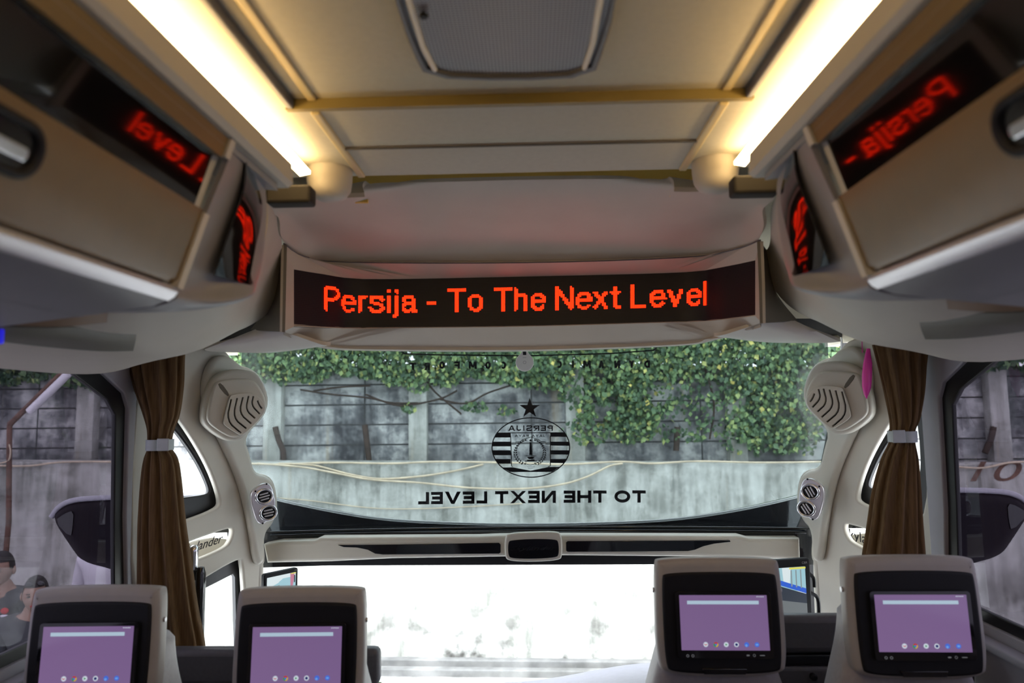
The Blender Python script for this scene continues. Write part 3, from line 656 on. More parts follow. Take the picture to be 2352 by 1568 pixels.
for side in (0, 1):
    MX[0] = None if side == 0 else XF
    L_ = 'left' if side == 0 else 'right'
    struct('trim_%d' % (42+side), plate([chaikin(loc2(pil_out, mP), 2), holes(quarter), holes(slot), holes(doorw if side == 0 else doorwR)], mP, .024, .008, 3), 'cream', smooth=50)
    # raised column carrying speaker and vents
    col_ = [(525, 812), (560, 842), (600, 862), (617, 905), (617, 935), (604, 962), (562, 1004), (576, 1045), (587, 1088), (618, 1092), (635, 1114), (640, 1168), (630, 1200), (607, 1228), (612, 1285), (600, 1299), (590, 1292), (580, 1225), (568, 1160), (548, 1090), (515, 1020), (478, 950), (468, 880), (490, 820)]
    mC = frame(OP+Vector((.914, -.406, 0))*.03, uP)
    struct('trim_%d' % (44+side), plate([chaikin(loc2(col_, mC), 2)], mC, .032, .015, 4), 'cream', smooth=60)
    # black seals and glass of the quarter light
    mG = frame(OP+Vector((.914, -.406, 0))*-.035, uP)
    q2 = [(370, 960), (398, 984), (420, 1010), (455, 1062), (478, 1112), (482, 1130), (470, 1136), (420, 1142), (365, 1148)]
    qo = [(340, 880), (410, 940), (460, 1010), (498, 1080), (524, 1150), (510, 1185), (420, 1215), (340, 1235)]
    struct('trim_%d' % (46+side), plate([chaikin(loc2(qo, mG), 2), chaikin(loc2(q2, mG), 2)], mG, .02, .006), 'rubber')
    struct('window_%d' % (7+side), plate([loc2(qo, mG)], mG @ Matrix.Translation((0, 0, -.012)), .005), 'clear')
    mD = mG
    d2 = [(400, 1400), (462, 1356), (536, 1318), (541, 1325), (548, 1600), (400, 1600)]; do = [(390, 1340), (460, 1300), (552, 1268), (575, 1280), (590, 1620), (390, 1620)]
    struct('trim_%d' % (48+side), plate([loc2(do, mD), loc2(d2, mD)], mD, .02, .004), 'rubber')
    struct('window_%d' % (9+side), plate([loc2(do, mD)], mD @ Matrix.Translation((0, 0, -.012)), .005), 'clear')
    # door jamb just inside the windscreen
    struct('trim_%d' % (50+side), tube([P(586, 1255, 2.60), P(590, 1290, 2.60), P(590, 1400, 2.60), P(588, 1640, 2.60)], .022, 16), 'cream', smooth=60)
    # speaker
    uS = Vector((.78, .62, 0)).normalized(); nS = uS.cross(Vector((0, 0, 1)))
    cS = lambda x, y: (440+x/3.735, 820+y/3.735)
    O = P(545, 935, 2.335); mS = frame(O, uS)
    sp = thing('speaker', 'cream %s with chevron slots on the %s front pillar' % ('wall speaker', L_), 'speaker', P(545, 1005, 2.42), 'pillar speakers')
    hous = [cS(*p) for p in ((95, 520), (110, 380), (150, 240), (200, 165), (330, 95), (530, 105), (610, 170), (668, 310), (672, 400), (640, 462), (560, 580), (440, 715), (330, 725), (220, 670), (120, 590))]
    finish('surround', plate([chaikin(loc2(hous, mS), 2)], mS @ Matrix.Translation((0, 0, -.012)), .055, .014, 4), 'cream', sp, smooth=60)
    cov = [cS(*p) for p in ((130, 500), (150, 385), (185, 250), (215, 205), (330, 188), (515, 180), (575, 235), (630, 330), (652, 440), (560, 560), (430, 685), (340, 692), (230, 630), (145, 565))]
    finish('cover', plate([chaikin(loc2(cov, mS), 2)], mS, .02, .008, 3), 'cream', sp, smooth=60)
    mF = frame(O+nS*.014, uS)
    face = [cS(*p) for p in ((325, 345), (345, 322), (440, 308), (525, 305), (590, 350), (650, 440), (560, 560), (440, 672), (400, 660), (290, 590), (272, 555))]
    chev = [((341, 360), (300, 545), (425, 650)), ((392, 350), (355, 520), (470, 612)), ((441, 343), (408, 480), (512, 570)), ((490, 333), (464, 452), (545, 524)), ((531, 335), (514, 412), (585, 486)), ((566, 372), (582, 412), (604, 440))]
    sl = []
    for c3 in chev:
        pl = loc2([cS(*p) for p in c3], mF); pl = chaikin(pl, 2, closed=False); sl.append(stroke(pl, .0048))
    finish('grille', plate([chaikin(loc2(face, mF), 2)]+sl, mF, .012, .0012, 1), 'cream', sp, smooth=50)
    finish('cavity', plate([[(x*.9+.0, y*.9) for x, y in chaikin(loc2(face, mF), 1)]], mF @ Matrix.Translation((0, 0, -.0105)), .002), 'hole', sp)
    nt = [cS(*p) for p in ((230, 235), (262, 215), (338, 320), (315, 338))]
    finish('notch', plate([chaikin(loc2(nt, mF), 1)], mF @ Matrix.Translation((0, 0, -.0125)), .004, .001), 'olive', sp)
    # vents
    vp = thing('air_vent_panel', 'silver twin air vent panel on the %s front pillar' % L_, 'air vent', P(610, 1200, 2.52), 'pillar air vents')
    mV = frame(P(610, 1158, 2.47), uS)
    cv = [cS(*p) for p in ((507, 1200), (520, 1150), (580, 1098), (640, 1076), (688, 1100), (712, 1180), (727, 1270), (702, 1350), (640, 1420), (600, 1434), (560, 1412), (520, 1290))]
    finish('plate', plate([chaikin(loc2(cv, mV), 2)], mV, .02, .004), 'satin', vp, smooth=50)
    for (a, b) in ((622, 1194), (658, 1334)):
        c0 = loc2([cS(a, b)], mV)[0]; mm = mV @ Matrix.Translation((c0[0], c0[1], 0))
        rg = finish('ring', plate([circ(.0325, n=40, ry=.0285), circ(.0235, n=40, ry=.0205)], mm @ Matrix.Translation((0, 0, .006)), .008, .0035, 3), 'chrome', vp, smooth=60)
        finish('outlet', plate([circ(.024, n=32, ry=.021)], mm @ Matrix.Translation((0, 0, .0015)), .002), 'black', rg)
        rot = 12 if b < 1250 else 8
        if side: rot += 50
        for k in (-1, 0, 1):
            finish('louver', plate([rr(.038-abs(k)*.008, .0045, .002)], mm @ Matrix.Rotation(math.radians(rot), 4, 'Z') @ Matrix.Translation((0, k*.0095, .006)), .006, .001), 'satin', rg)
    for (a, b) in ((548, 1150), (643, 1088), (610, 1425)):
        c0 = loc2([cS(a, b)], mV)[0]
        finish('screw', plate([circ(.0032, n=12)], mV @ Matrix.Translation((c0[0], c0[1], .0012)), .003), 'black', vp)
MX[0] = None
# name mark seen through the slots: stands on the cross-piece behind each pillar
for side in (0, 1):
    MX[0] = None if side == 0 else XF
    mB = frame(OP+Vector((.914, -.406, 0))*-.075, uP)
    pl = [(400, 1262), (470, 1238), (500, 1232), (560, 1236), (560, 1330), (500, 1262), (470, 1284), (400, 1284)] if 0 else [(380, 1262), (480, 1233), (525, 1238), (560, 1246), (560, 1266), (500, 1276), (460, 1282), (380, 1290)]
    struct('trim_%d' % (52+side), plate([chaikin(loc2(pl, mB), 1)], mB, .015, .004), 'cream')
    struct('trim_%d' % (54+side), plate([loc2([(400, 1200), (600, 1200), (600, 1222), (400, 1226)], mB)], mB @ Matrix.Translation((0, 0, -.02)), .01), 'gloss')
MX[0] = None
mB = frame(OP+Vector((.914, -.406, 0))*-.074, uP)
def sheared(me, mw, k):
    inv = mw.inverted()
    for v in me.vertices:
        q = inv @ v.co; q.y += k*q.x; v.co = mw @ q
    return me
a = loc2([(415, 1275)], mB)[0]; b = loc2([(512, 1243)], mB)[0]; k_ = (b[1]-a[1])/(b[0]-a[0])
d_ = text_mesh('Skylander', (a[0], b[0], a[1]-k_*a[0]-.012, a[1]-k_*a[0]+.028), mB, .001, shear=.4)
o = finish('name_badge', sheared(d_, mB, k_), 'decal'); tag(o, 'black slanted script name seen through the left pillar slot', 'badge')
mBr = frame(Vector((2*XF-OP.x, OP.y, OP.z))+Vector((-.914, -.406, 0))*-.074, Vector((.20, -.45, 0)))
a = loc2([(1938, 1226)], mBr)[0]; b = loc2([(2045, 1262)], mBr)[0]; k_ = (b[1]-a[1])/(b[0]-a[0])
d_ = text_mesh('Skylander', (a[0], b[0], a[1]-k_*a[0]-.020, a[1]-k_*a[0]+.026), mBr, .001)
o = finish('name_badge', sheared(d_, mBr, k_), 'decal'); tag(o, 'black angular name lettering seen through the right pillar slot', 'badge')

# ================================================================== windscreens, cross beam
YG = 2.78
def bend(me, k=.07):
    for v in me.vertices: v.co.y -= k*(v.co.x-XF)**2
    return me
mW = frame((XF, YG, ZC), (1, 0, 0))
def gridplate(x0, x1, z0, z1, Y, t=.006, n=16):
    rows = [[Vector((x0+(x1-x0)*i/n, Y-.07*(x0+(x1-x0)*i/n-XF)**2, zz)) for i in range(n+1)] for zz in (z0, z1)]
    return loft(rows, 1, 1, t, lin=True)
zb = P(1200, 1240, YG).z
struct('window_11', gridplate(-1.12, 1.15, zb, ZC+.30, YG), 'tint')
struct('window_12', gridplate(-1.12, 1.15, ZC-1.25, P(1200, 1288, YG).z, YG), 'clear')
# black ceramic edge of the windscreen
fo = [(500, 740), (1940, 740), (1900, 1260), (1862, 1300), (1862, 1600), (588, 1600), (588, 1300), (552, 1260)]
fi = [(540, 790), (545, 838), (568, 965), (588, 1092), (640, 1215), (1812, 1212), (1862, 1085), (1885, 960), (1905, 830), (1908, 780)]
fl = [(612, 1288), (1838, 1284), (1848, 1592), (600, 1592)]
struct('trim_56', bend(plate([loc2(fo, mW), loc2(fi, mW), loc2(fl, mW)], mW @ Matrix.Translation((0, 0, .006)), .012)), 'rubber')
# cross seal with two shiny ridges
zs = [P(1200, y, 2.74).z for y in (1206, 1216, 1240)]
struct('trim_57', gridplate(-1.05, 1.08, P(1200, 1290, 2.745).z, P(1200, 1212, 2.745).z, 2.745, .02), 'gloss')
for kk, yy in enumerate((1211, 1219)):
    struct('trim_%d' % (58+kk), tube([Vector((x, 2.73-.07*(x-XF)**2, P(1200, yy, 2.73).z)) for x in [-.98+.1*i for i in range(21)]], .0045, 10, 1), 'gloss', smooth=60)
# painted nose panel outside behind the glass, its edge highlight built as a white tube
YN = 2.95
mN = frame((XF, YN, ZC), (1, 0, 0))
cur = [(600, 1140), (650, 1152), (700, 1163), (760, 1175), (850, 1190), (950, 1199), (1100, 1205), (1220, 1206), (1350, 1204), (1500, 1198), (1600, 1188), (1700, 1172), (1780, 1155), (1850, 1138)]
struct('trim_60', plate([loc2(spline(cur, 3)+[(1850, 1240), (600, 1240)], mN)], mN, .06, .004), 'gloss', smooth=50)
struct('trim_61', tube([P(x, y-2, YN-.005) for x, y in cur], .0055, 8), 'white', smooth=60)  # white tube stands in for the highlight on the panel edge
# cross beam
mBm = frame((XF, 2.62, ZC), (1, 0, 0))
bm_ = [(604, 1250), (640, 1243), (720, 1241), (736, 1234), (1100, 1232), (1148, 1230), (1300, 1229), (1700, 1230), (1722, 1236), (1838, 1236), (1840, 1286), (1760, 1284), (1600, 1279), (1300, 1276), (1160, 1279), (900, 1283), (760, 1290), (612, 1293)]
struct('trim_62', plate([loc2(bm_, mBm)], mBm, .07, .014, 4), 'cream', smooth=50)
for side, inl in enumerate(([(776, 1251), (900, 1250), (1146, 1246), (1150, 1250), (1150, 1268), (1146, 1271), (880, 1273), (862, 1271), (845, 1262), (820, 1257), (790, 1256)],
                            [(1300, 1245), (1304, 1242), (1560, 1241), (1676, 1240), (1678, 1244), (1640, 1248), (1615, 1254), (1596, 1262), (1580, 1265), (1304, 1267), (1300, 1264)])):
    io = finish('beam_inlay', plate([loc2(inl, mBm)], mBm @ Matrix.Translation((0, 0, .003)), .008, .0015), 'gloss')
    tag(io, 'long glossy black inlay on the cross beam, %s of the badge' % ('left', 'right')[side], 'inlay', 'glossy beam inlays')
bd = thing('beam_badge', 'rounded cream badge with dark panel on the middle of the cross beam', 'badge', P(1225, 1288, 2.60))
mb2 = frame((XF, 2.595, ZC), (1, 0, 0))
bo = [(1159, 1232), (1170, 1225), (1225, 1222), (1280, 1221), (1291, 1230), (1292, 1278), (1284, 1287), (1225, 1291), (1170, 1289), (1159, 1280)]
bi = [(1167, 1244), (1175, 1240), (1225, 1237), (1276, 1238), (1283, 1244), (1284, 1274), (1276, 1280), (1225, 1283), (1176, 1282), (1167, 1276)]
finish('bezel', plate([chaikin(loc2(bo, mb2), 2)], mb2, .03, .007, 3), 'cream', bd, smooth=50)
pn = finish('panel', plate([chaikin(loc2(bi, mb2), 2)], mb2 @ Matrix.Translation((0, 0, .0015)), .004, .001), 'gloss', bd)
bx = loc2([(1172, 1266), (1278, 1254)], mb2)
finish('lettering', text_mesh('Skylander', (bx[0][0], bx[1][0], bx[0][1], bx[1][1]), mb2 @ Matrix.Translation((0, 0, .0025)), .001, shear=.5), 'black', pn)

# ------------------------------------------------------------------ decals on the upper windscreen (outside face, read mirrored)
mT = frame((XF, YG+.009, ZC), (1, 0, 0))
def decal_text(s, px0, py0, px1, py1, **kw):
    q = loc2([(px0, py1), (px1, py0)], mT); return bend(text_mesh(s, (q[0][0], q[1][0], q[0][1], q[1][1]), mT, .0006, mirrored=True, **kw))
def tilt(me, kpx, cx):
    k = kpx; x0 = P(cx, 900, YG).x
    for v in me.vertices: v.co.z += k*(v.co.x-x0)
    return me
def dletters(par, word, px0, py0, px1, py1, w, widths, gap, part='letter', kp=0.0, mk='decal', push=0.0):
    """mirrored capitals as seen from inside: the word starts at px1 and runs left"""
    tot = sum(widths.get(c, .8) for c in word)+gap*(len(word)-1); x = 0
    for c in word:
        W_ = widths.get(c, .8); ms = []
        for g in cap(c, W_, w):
            ms.append(bend(plate([loc2([(px1-(x+a)/tot*(px1-px0), py1-b*(py1-py0)+kp*(x/tot)) for a, b in lp_], mT) for lp_ in g], mT @ Matrix.Translation((0, 0, -push)), .0006)))
        if ms: finish(part, merge(ms), mk, par, smooth=0)
        x += W_+gap
sd = thing('slogan_decal', 'bold black slogan lettering low on the windscreen, read from behind', 'lettering', P(1222, 1155, YG))
dletters(sd, 'TO THE NEXT LEVEL', 962, 1125, 1482, 1153, .25, {'T': 1.05, 'O': 1.25, 'H': 1.1, 'E': .92, 'N': 1.12, 'X': 1.25, 'L': .85, 'V': 1.25, ' ': .30}, .16, kp=4)
cd = thing('comfort_decal', 'widely spaced small dark letters across the top of the windscreen', 'lettering', P(1218, 850, YG))
for ch, x in (('D', 1485), ('Y', 1450), ('N', 1417), ('^', 1381), ('M', 1348), ('I', 1316), ('C', 1284), ('C', 1156), ('O', 1121), ('M', 1086), ('F', 1050), ('O', 1016), ('R', 982), ('T', 950)):
    hw = {'I': 2.0, 'M': 9, 'T': 8}.get(ch, 6.5); yb = 845+(5 if x < 1000 else 2 if x < 1160 else 0)
    dletters(cd, ch, x-hw, yb-17, x+hw, yb, .27 if ch != 'I' else 4.4/17, {ch: 2*hw/17}, 0)
def dplate(loops): return bend(plate([loc2(l, mT) for l in loops], mT, .0006))
ms = [dplate([stroke([(900, 780), (914, 797), (931, 813), (1000, 815), (1205, 817), (1400, 812), (1500, 805), (1518, 787), (1530, 770)], 3.0)]),
      dplate([[(1310, 780), (1325, 780), (1334, 798), (1350, 800), (1360, 805), (1338, 805), (1322, 799)]]),
      dplate([[(940, 794), (980, 793), (978, 799), (948, 800)]]), dplate([[(990, 793), (1170, 787), (1170, 791), (992, 797)]]), dplate([[(1245, 786), (1380, 784), (1378, 789), (1247, 790)]]), dplate([[(1410, 782), (1475, 783), (1480, 791), (1428, 791)]])]
o = finish('logo_decal', merge(ms), 'decal', smooth=0); tag(o, 'thin outlined name plate decal cut off by the header above', 'decal')
E = lambda x, y: (1080+x/6.532, 880+y/6.532)
def EL(l): return [E(*p) for p in l]
em = thing('club_emblem', 'black striped oval club crest decal with star above on the windscreen', 'emblem', P(1218, 1097, YG))
ss = []
for i in range(10):
    r = 162 if i % 2 == 0 else 62; t = math.radians(90+36*i); ss.append((892+r*math.cos(t), 372-r*math.sin(t)*1.0))
ss = [(a, 216+(b-210)*.97) for a, b in ss]
finish('star', dplate([EL(ss)]), 'decal', em, smooth=0)
ring = [(910+590*math.cos(math.radians(a)), 963-453*math.sin(math.radians(a))) for a in range(0, 360, 5)]
rin = [(910+574*math.cos(math.radians(a)), 963-438*math.sin(math.radians(a))) for a in range(0, 360, 5)]
finish('oval', dplate([EL(ring), EL(rin)]), 'decal', em, smooth=0)
def xl(y): return 910-582*math.sqrt(max(0, 1-((y-963)/446)**2))
def xr(y): return 910+582*math.sqrt(max(0, 1-((y-963)/446)**2))
st = []
for (y0, y1) in ((738, 812), (875, 945), (1004, 1078), (1135, 1205)):
    st.append(dplate([EL([(xl(y0), y0), (xl((y0+y1)/2), (y0+y1)/2), (xl(y1), y1), (612, y1), (606, y0)])]))
    st.append(dplate([EL([(1200, y0), (1205, y1-12), (xr(y1-8), y1-8), (xr((y0+y1)/2), (y0+y1)/2), (xr(y0), y0)])]))
st.append(dplate([EL([(480, 1262), (640, 1260), (908, 1312), (1170, 1255), (1345, 1252), (1230, 1328), (600, 1330)])]))
st.append(dplate([EL([(430, 738), (1400, 734), (1400, 746), (430, 750)])]))
finish('stripes', merge(st), 'decal', em, smooth=0)
sh = [dplate([EL(stroke([(585, 755), (607, 800), (612, 915), (622, 1242), (640, 1248)], 12))]), dplate([EL(stroke([(1222, 752), (1202, 800), (1203, 915), (1202, 1238), (1170, 1250)], 12))]),
      dplate([EL(stroke([(612, 915), (682, 915), (682, 880), (750, 878), (775, 850), (850, 822), (905, 806), (960, 822), (1035, 850), (1060, 875), (1130, 875), (1132, 910), (1200, 912)], 9))])]
finish('shield', merge(sh), 'decal', em, smooth=0)
mo = [dplate([EL([(905, 835), (924, 858), (915, 872), (893, 872), (886, 855)])]), dplate([EL([(892, 882), (918, 882), (930, 1076), (886, 1076)])]), dplate([EL([(825, 1084), (995, 1084), (990, 1092), (830, 1092)])]),
      dplate([EL([(850, 1102), (970, 1100), (935, 1136), (880, 1136)])]), dplate([EL([(852, 1148), (968, 1146), (970, 1168), (852, 1170)])]), dplate([EL([(818, 1160), (1003, 1158), (1003, 1170), (818, 1173)])])]
finish('monument', merge(mo), 'decal', em, smooth=0)
wr = []
for sgn in (-1, 1):
    for i in range(14):
        a = math.radians(-62+i*10.2); R_ = 215
        x = 905+sgn*R_*math.cos(a)*1.02; y = 1035-195*math.sin(a)
        for dd in (-1, 1):
            rot = math.atan2(195*math.cos(a), -R_*sgn*math.sin(a))+dd*.65
            cx_ = x+dd*24*math.cos(rot+1.57*0)*.6+sgn*dd*14; cy_ = y
            ln, wd = (26, 9) if sgn > 0 else (19, 12)
            lf = [(cx_+ln*math.cos(rot)*t_-wd*math.sin(rot)*s_, cy_-ln*math.sin(rot)*t_-wd*math.cos(rot)*s_) for t_, s_ in ((1, 0), (0, 1), (-1, 0), (0, -1))]
            wr.append(dplate([EL(lf)]))
finish('wreath', merge(wr[:28]), 'decal', em, smooth=0); finish('wreath', merge(wr[28:]), 'decal', em, smooth=0)
dletters(em, 'PERSIJA', E(572, 0)[0], E(0, 632)[1], E(1240, 0)[0], E(0, 712)[1], .22, {'P': 1.05, 'E': 1.0, 'R': 1.1, 'S': 1.1, 'I': .4, 'J': .9, 'A': 1.3}, .28, 'name_letter')
dletters(em, 'JAYA RAYA', E(668, 0)[0], E(0, 768)[1], E(1120, 0)[0], E(0, 806)[1], .2, {'J': .6, 'A': 1.1, 'Y': 1.1, 'R': .9, ' ': .6}, .2, 'motto_letter')
finish('waves', merge([dplate([EL(stroke([(830+50*0, 1180), (850, 1215), (900, 1228), (950, 1215), (985, 1180)], 6))]), dplate([EL(stroke([(850, 1250), (880, 1258), (910, 1250), (940, 1258), (968, 1250)], 5))]), dplate([EL(stroke([(868, 1275), (895, 1283), (920, 1276), (948, 1280)], 5))])]), 'decal', em, smooth=0)

# round tag hanging on the glass
tg = thing('toll_tag', 'white round tag on a short strap hanging on the windscreen', 'tag', P(1206, 853, 2.62))
mt = frame(P(1205, 832, 2.62), (1, 0, 0))
tp = [(1205, 796), (1210, 801), (1213, 810)]+[(1205+21*math.cos(math.radians(a)), 832-21*math.sin(math.radians(a))) for a in range(50, -231, -20)]+[(1197, 810), (1200, 801)]
finish('disc', plate([chaikin(loc2(tp, mt), 1)], mt, .008, .0025), 'white', tg, smooth=50)
finish('strap', tube([P(1196, 775, 2.625), P(1199, 792, 2.618), P(1206, 805, 2.617)], .0022, 8), 'black', tg)
finish('clip', plate([loc2([(1201, 803), (1208, 803), (1209, 815), (1201, 815)], mt)], mt @ Matrix.Translation((0, 0, .0012)), .002), 'black', tg)
finish('print', merge([plate([circ(.006, n=16), circ(.0048, n=16)], mt @ Matrix.Translation((0, -.0, .0005)), .001), plate([rr(.014, .0014, .0006, 0, .018)], mt @ Matrix.Translation((0, 0, .0005)), .001)]), 'greytrim', tg)

# ================================================================== curtains
def curtain(rows, Yc, dep, npl, seed, loc):
    rnd = random.Random(seed); n = 150
    rws = spline(rows, 8); vs = []; fs = []
    ph = [rnd.uniform(0, 6.28) for _ in range(6)]
    for i, (y, xl_, xr_) in enumerate(rws):
        cx_ = (xl_+xr_)/2; hw = (xr_-xl_)/2
        c_ = P(cx_, y, Yc); w_ = (P(xr_, y, Yc)-c_).x; f = min(1, w_/.075)
        for j in range(n):
            t = 2*math.pi*j/n
            a = .20*math.sin(npl*t+ph[0]+.5*math.sin(i*.05+ph[2]))+.08*math.sin((npl*2-3)*t+ph[1]+i*.02)
            rr_ = 1+a*(.55+.45*f)
            vs.append(Vector((c_.x+w_*math.cos(t)*(1+.3*a), c_.y+dep*(.55+.45*f)*math.sin(t)*rr_, c_.z)))
    m = len(rws)
    for i in range(m-1):
        for j in range(n): q = (j+1) % n; fs.append([i*n+j, i*n+q, (i+1)*n+q, (i+1)*n+j][::-1])
    fs.append(list(range(n))); fs.append([(m-1)*n+j for j in range(n)][::-1])
    return me_from(vs, fs)
def tie(px0, px1, py, Yc, dep):
    c = P((px0+px1)/2, py, Yc); w_ = (P(px1, py, Yc)-c).x; pts = [(c.x+w_*math.cos(t/24*2*math.pi), c.y+dep*math.sin(t/24*2*math.pi)) for t in range(24)]
    z0 = P(0, py+13, Yc).z if 0 else c.z-.016; vs = []; fs = []
    for (k, zz) in ((1, -.016), (1.05, -.016), (1.05, .016), (1, .016)):
        vs += [Vector((c.x+(p[0]-c.x)*k, c.y+(p[1]-c.y)*k, c.z+zz)) for p in pts]
    for a in range(4):
        b = (a+1) % 4
        for j in range(24): q = (j+1) % 24; fs.append([a*24+j, a*24+q, b*24+q, b*24+j])
    return me_from(vs, fs)
for side in (0, 1):
    if side == 0:
        rows = [(800, 296, 420), (830, 300, 418), (890, 314, 416), (950, 334, 408), (985, 343, 396), (1012, 344, 390), (1030, 344, 390), (1055, 336, 404), (1100, 330, 412), (1200, 324, 422), (1300, 323, 436), (1400, 323, 450), (1500, 322, 468), (1700, 320, 480)]
        loc = P(380, 1700, 2.04); lb = 'brown velvet curtain gathered with a grey tie beside the left window'
    else:
        rows = [(790, 2008, 2128), (840, 2020, 2122), (900, 2034, 2118), (960, 2046, 2108), (985, 2048, 2098), (1005, 2048, 2096), (1020, 2044, 2098), (1060, 2026, 2106), (1130, 2008, 2112), (1200, 1998, 2116), (1300, 1984, 2122), (1450, 1974, 2128), (1650, 1970, 2130)]
        loc = P(2050, 1650, 2.04); lb = 'brown velvet curtain gathered with a grey tie beside the right window'
    cu_ = thing('curtain', lb, 'curtain', loc, 'tied front curtains')
    finish('cloth', curtain(rows, 2.09, .045, 11, 3+side, loc), 'velvet', cu_, smooth=80)
    px = (343, 391, 1021) if side == 0 else (2046, 2098, 1002)
    tt = finish('tie_back', tie(px[0]-1, px[1]+2, px[2], 2.09, .046), 'ctie', cu_, smooth=50)
    q = P((px[0]+px[1])/2+(8 if side == 0 else -8), px[2], 2.035)
    finish('tie_overlap', box(q.x-.018, q.x+.018, q.y-.004, q.y+.001, q.z-.018, q.z+.018, .002), 'ctie', cu_)
# pink wrapped freshener
pf = thing('air_freshener', 'pink wrapped air freshener hanging beside the right speaker', 'air freshener', P(1990, 916, 2.10))
pr_ = [(.0005, 0), (.006, .012), (.012, .035), (.014, .07), (.012, .105), (.008, .13), (.005, .15)]
p_ = lathe([(r, h) for r, h in pr_], Matrix.Translation(P(1990, 916, 2.10)) @ Matrix.Rotation(.09, 4, 'Y') @ Matrix.Rotation(0, 4, 'Z'), 14)
for v in p_.vertices: v.co.x += .0015*math.sin(v.co.z*260)
finish('sachet', p_, 'pink', pf, smooth=25)
finish('string', tube([P(1981, 810, 2.10), P(1980, 790, 2.10), P(1980, 760, 2.10)], .0012, 6), 'pink', pf)
# gear-like chrome topped pole by the left curtain
hp = thing('handle_pole', 'chrome topped black pole standing beside the left curtain', 'pole', P(455, 1500, 2.21))
q = P(445, 1275, 2.21); cy = P(445, 1310, 2.21)
finish('chrome_cap', lathe([(.002, .075), (.010, .073), (.0145, .066), (.0155, .055), (.0150, .03), (.013, .0)][::-1], Matrix.Translation(P(443, 1282+25, 2.21)), 24), 'chrome', hp, smooth=60)
finish('collar', lathe([(.011, 0), (.012, .03)], Matrix.Translation(P(445, 1310, 2.21)+Vector((0, 0, -.028))), 20), 'black', hp)
finish('pole', lathe([(.013, 0), (.016, .05), (.016, .24), (.010, .26)], Matrix.Translation(P(455, 1500, 2.21)), 20), 'gloss', hp)

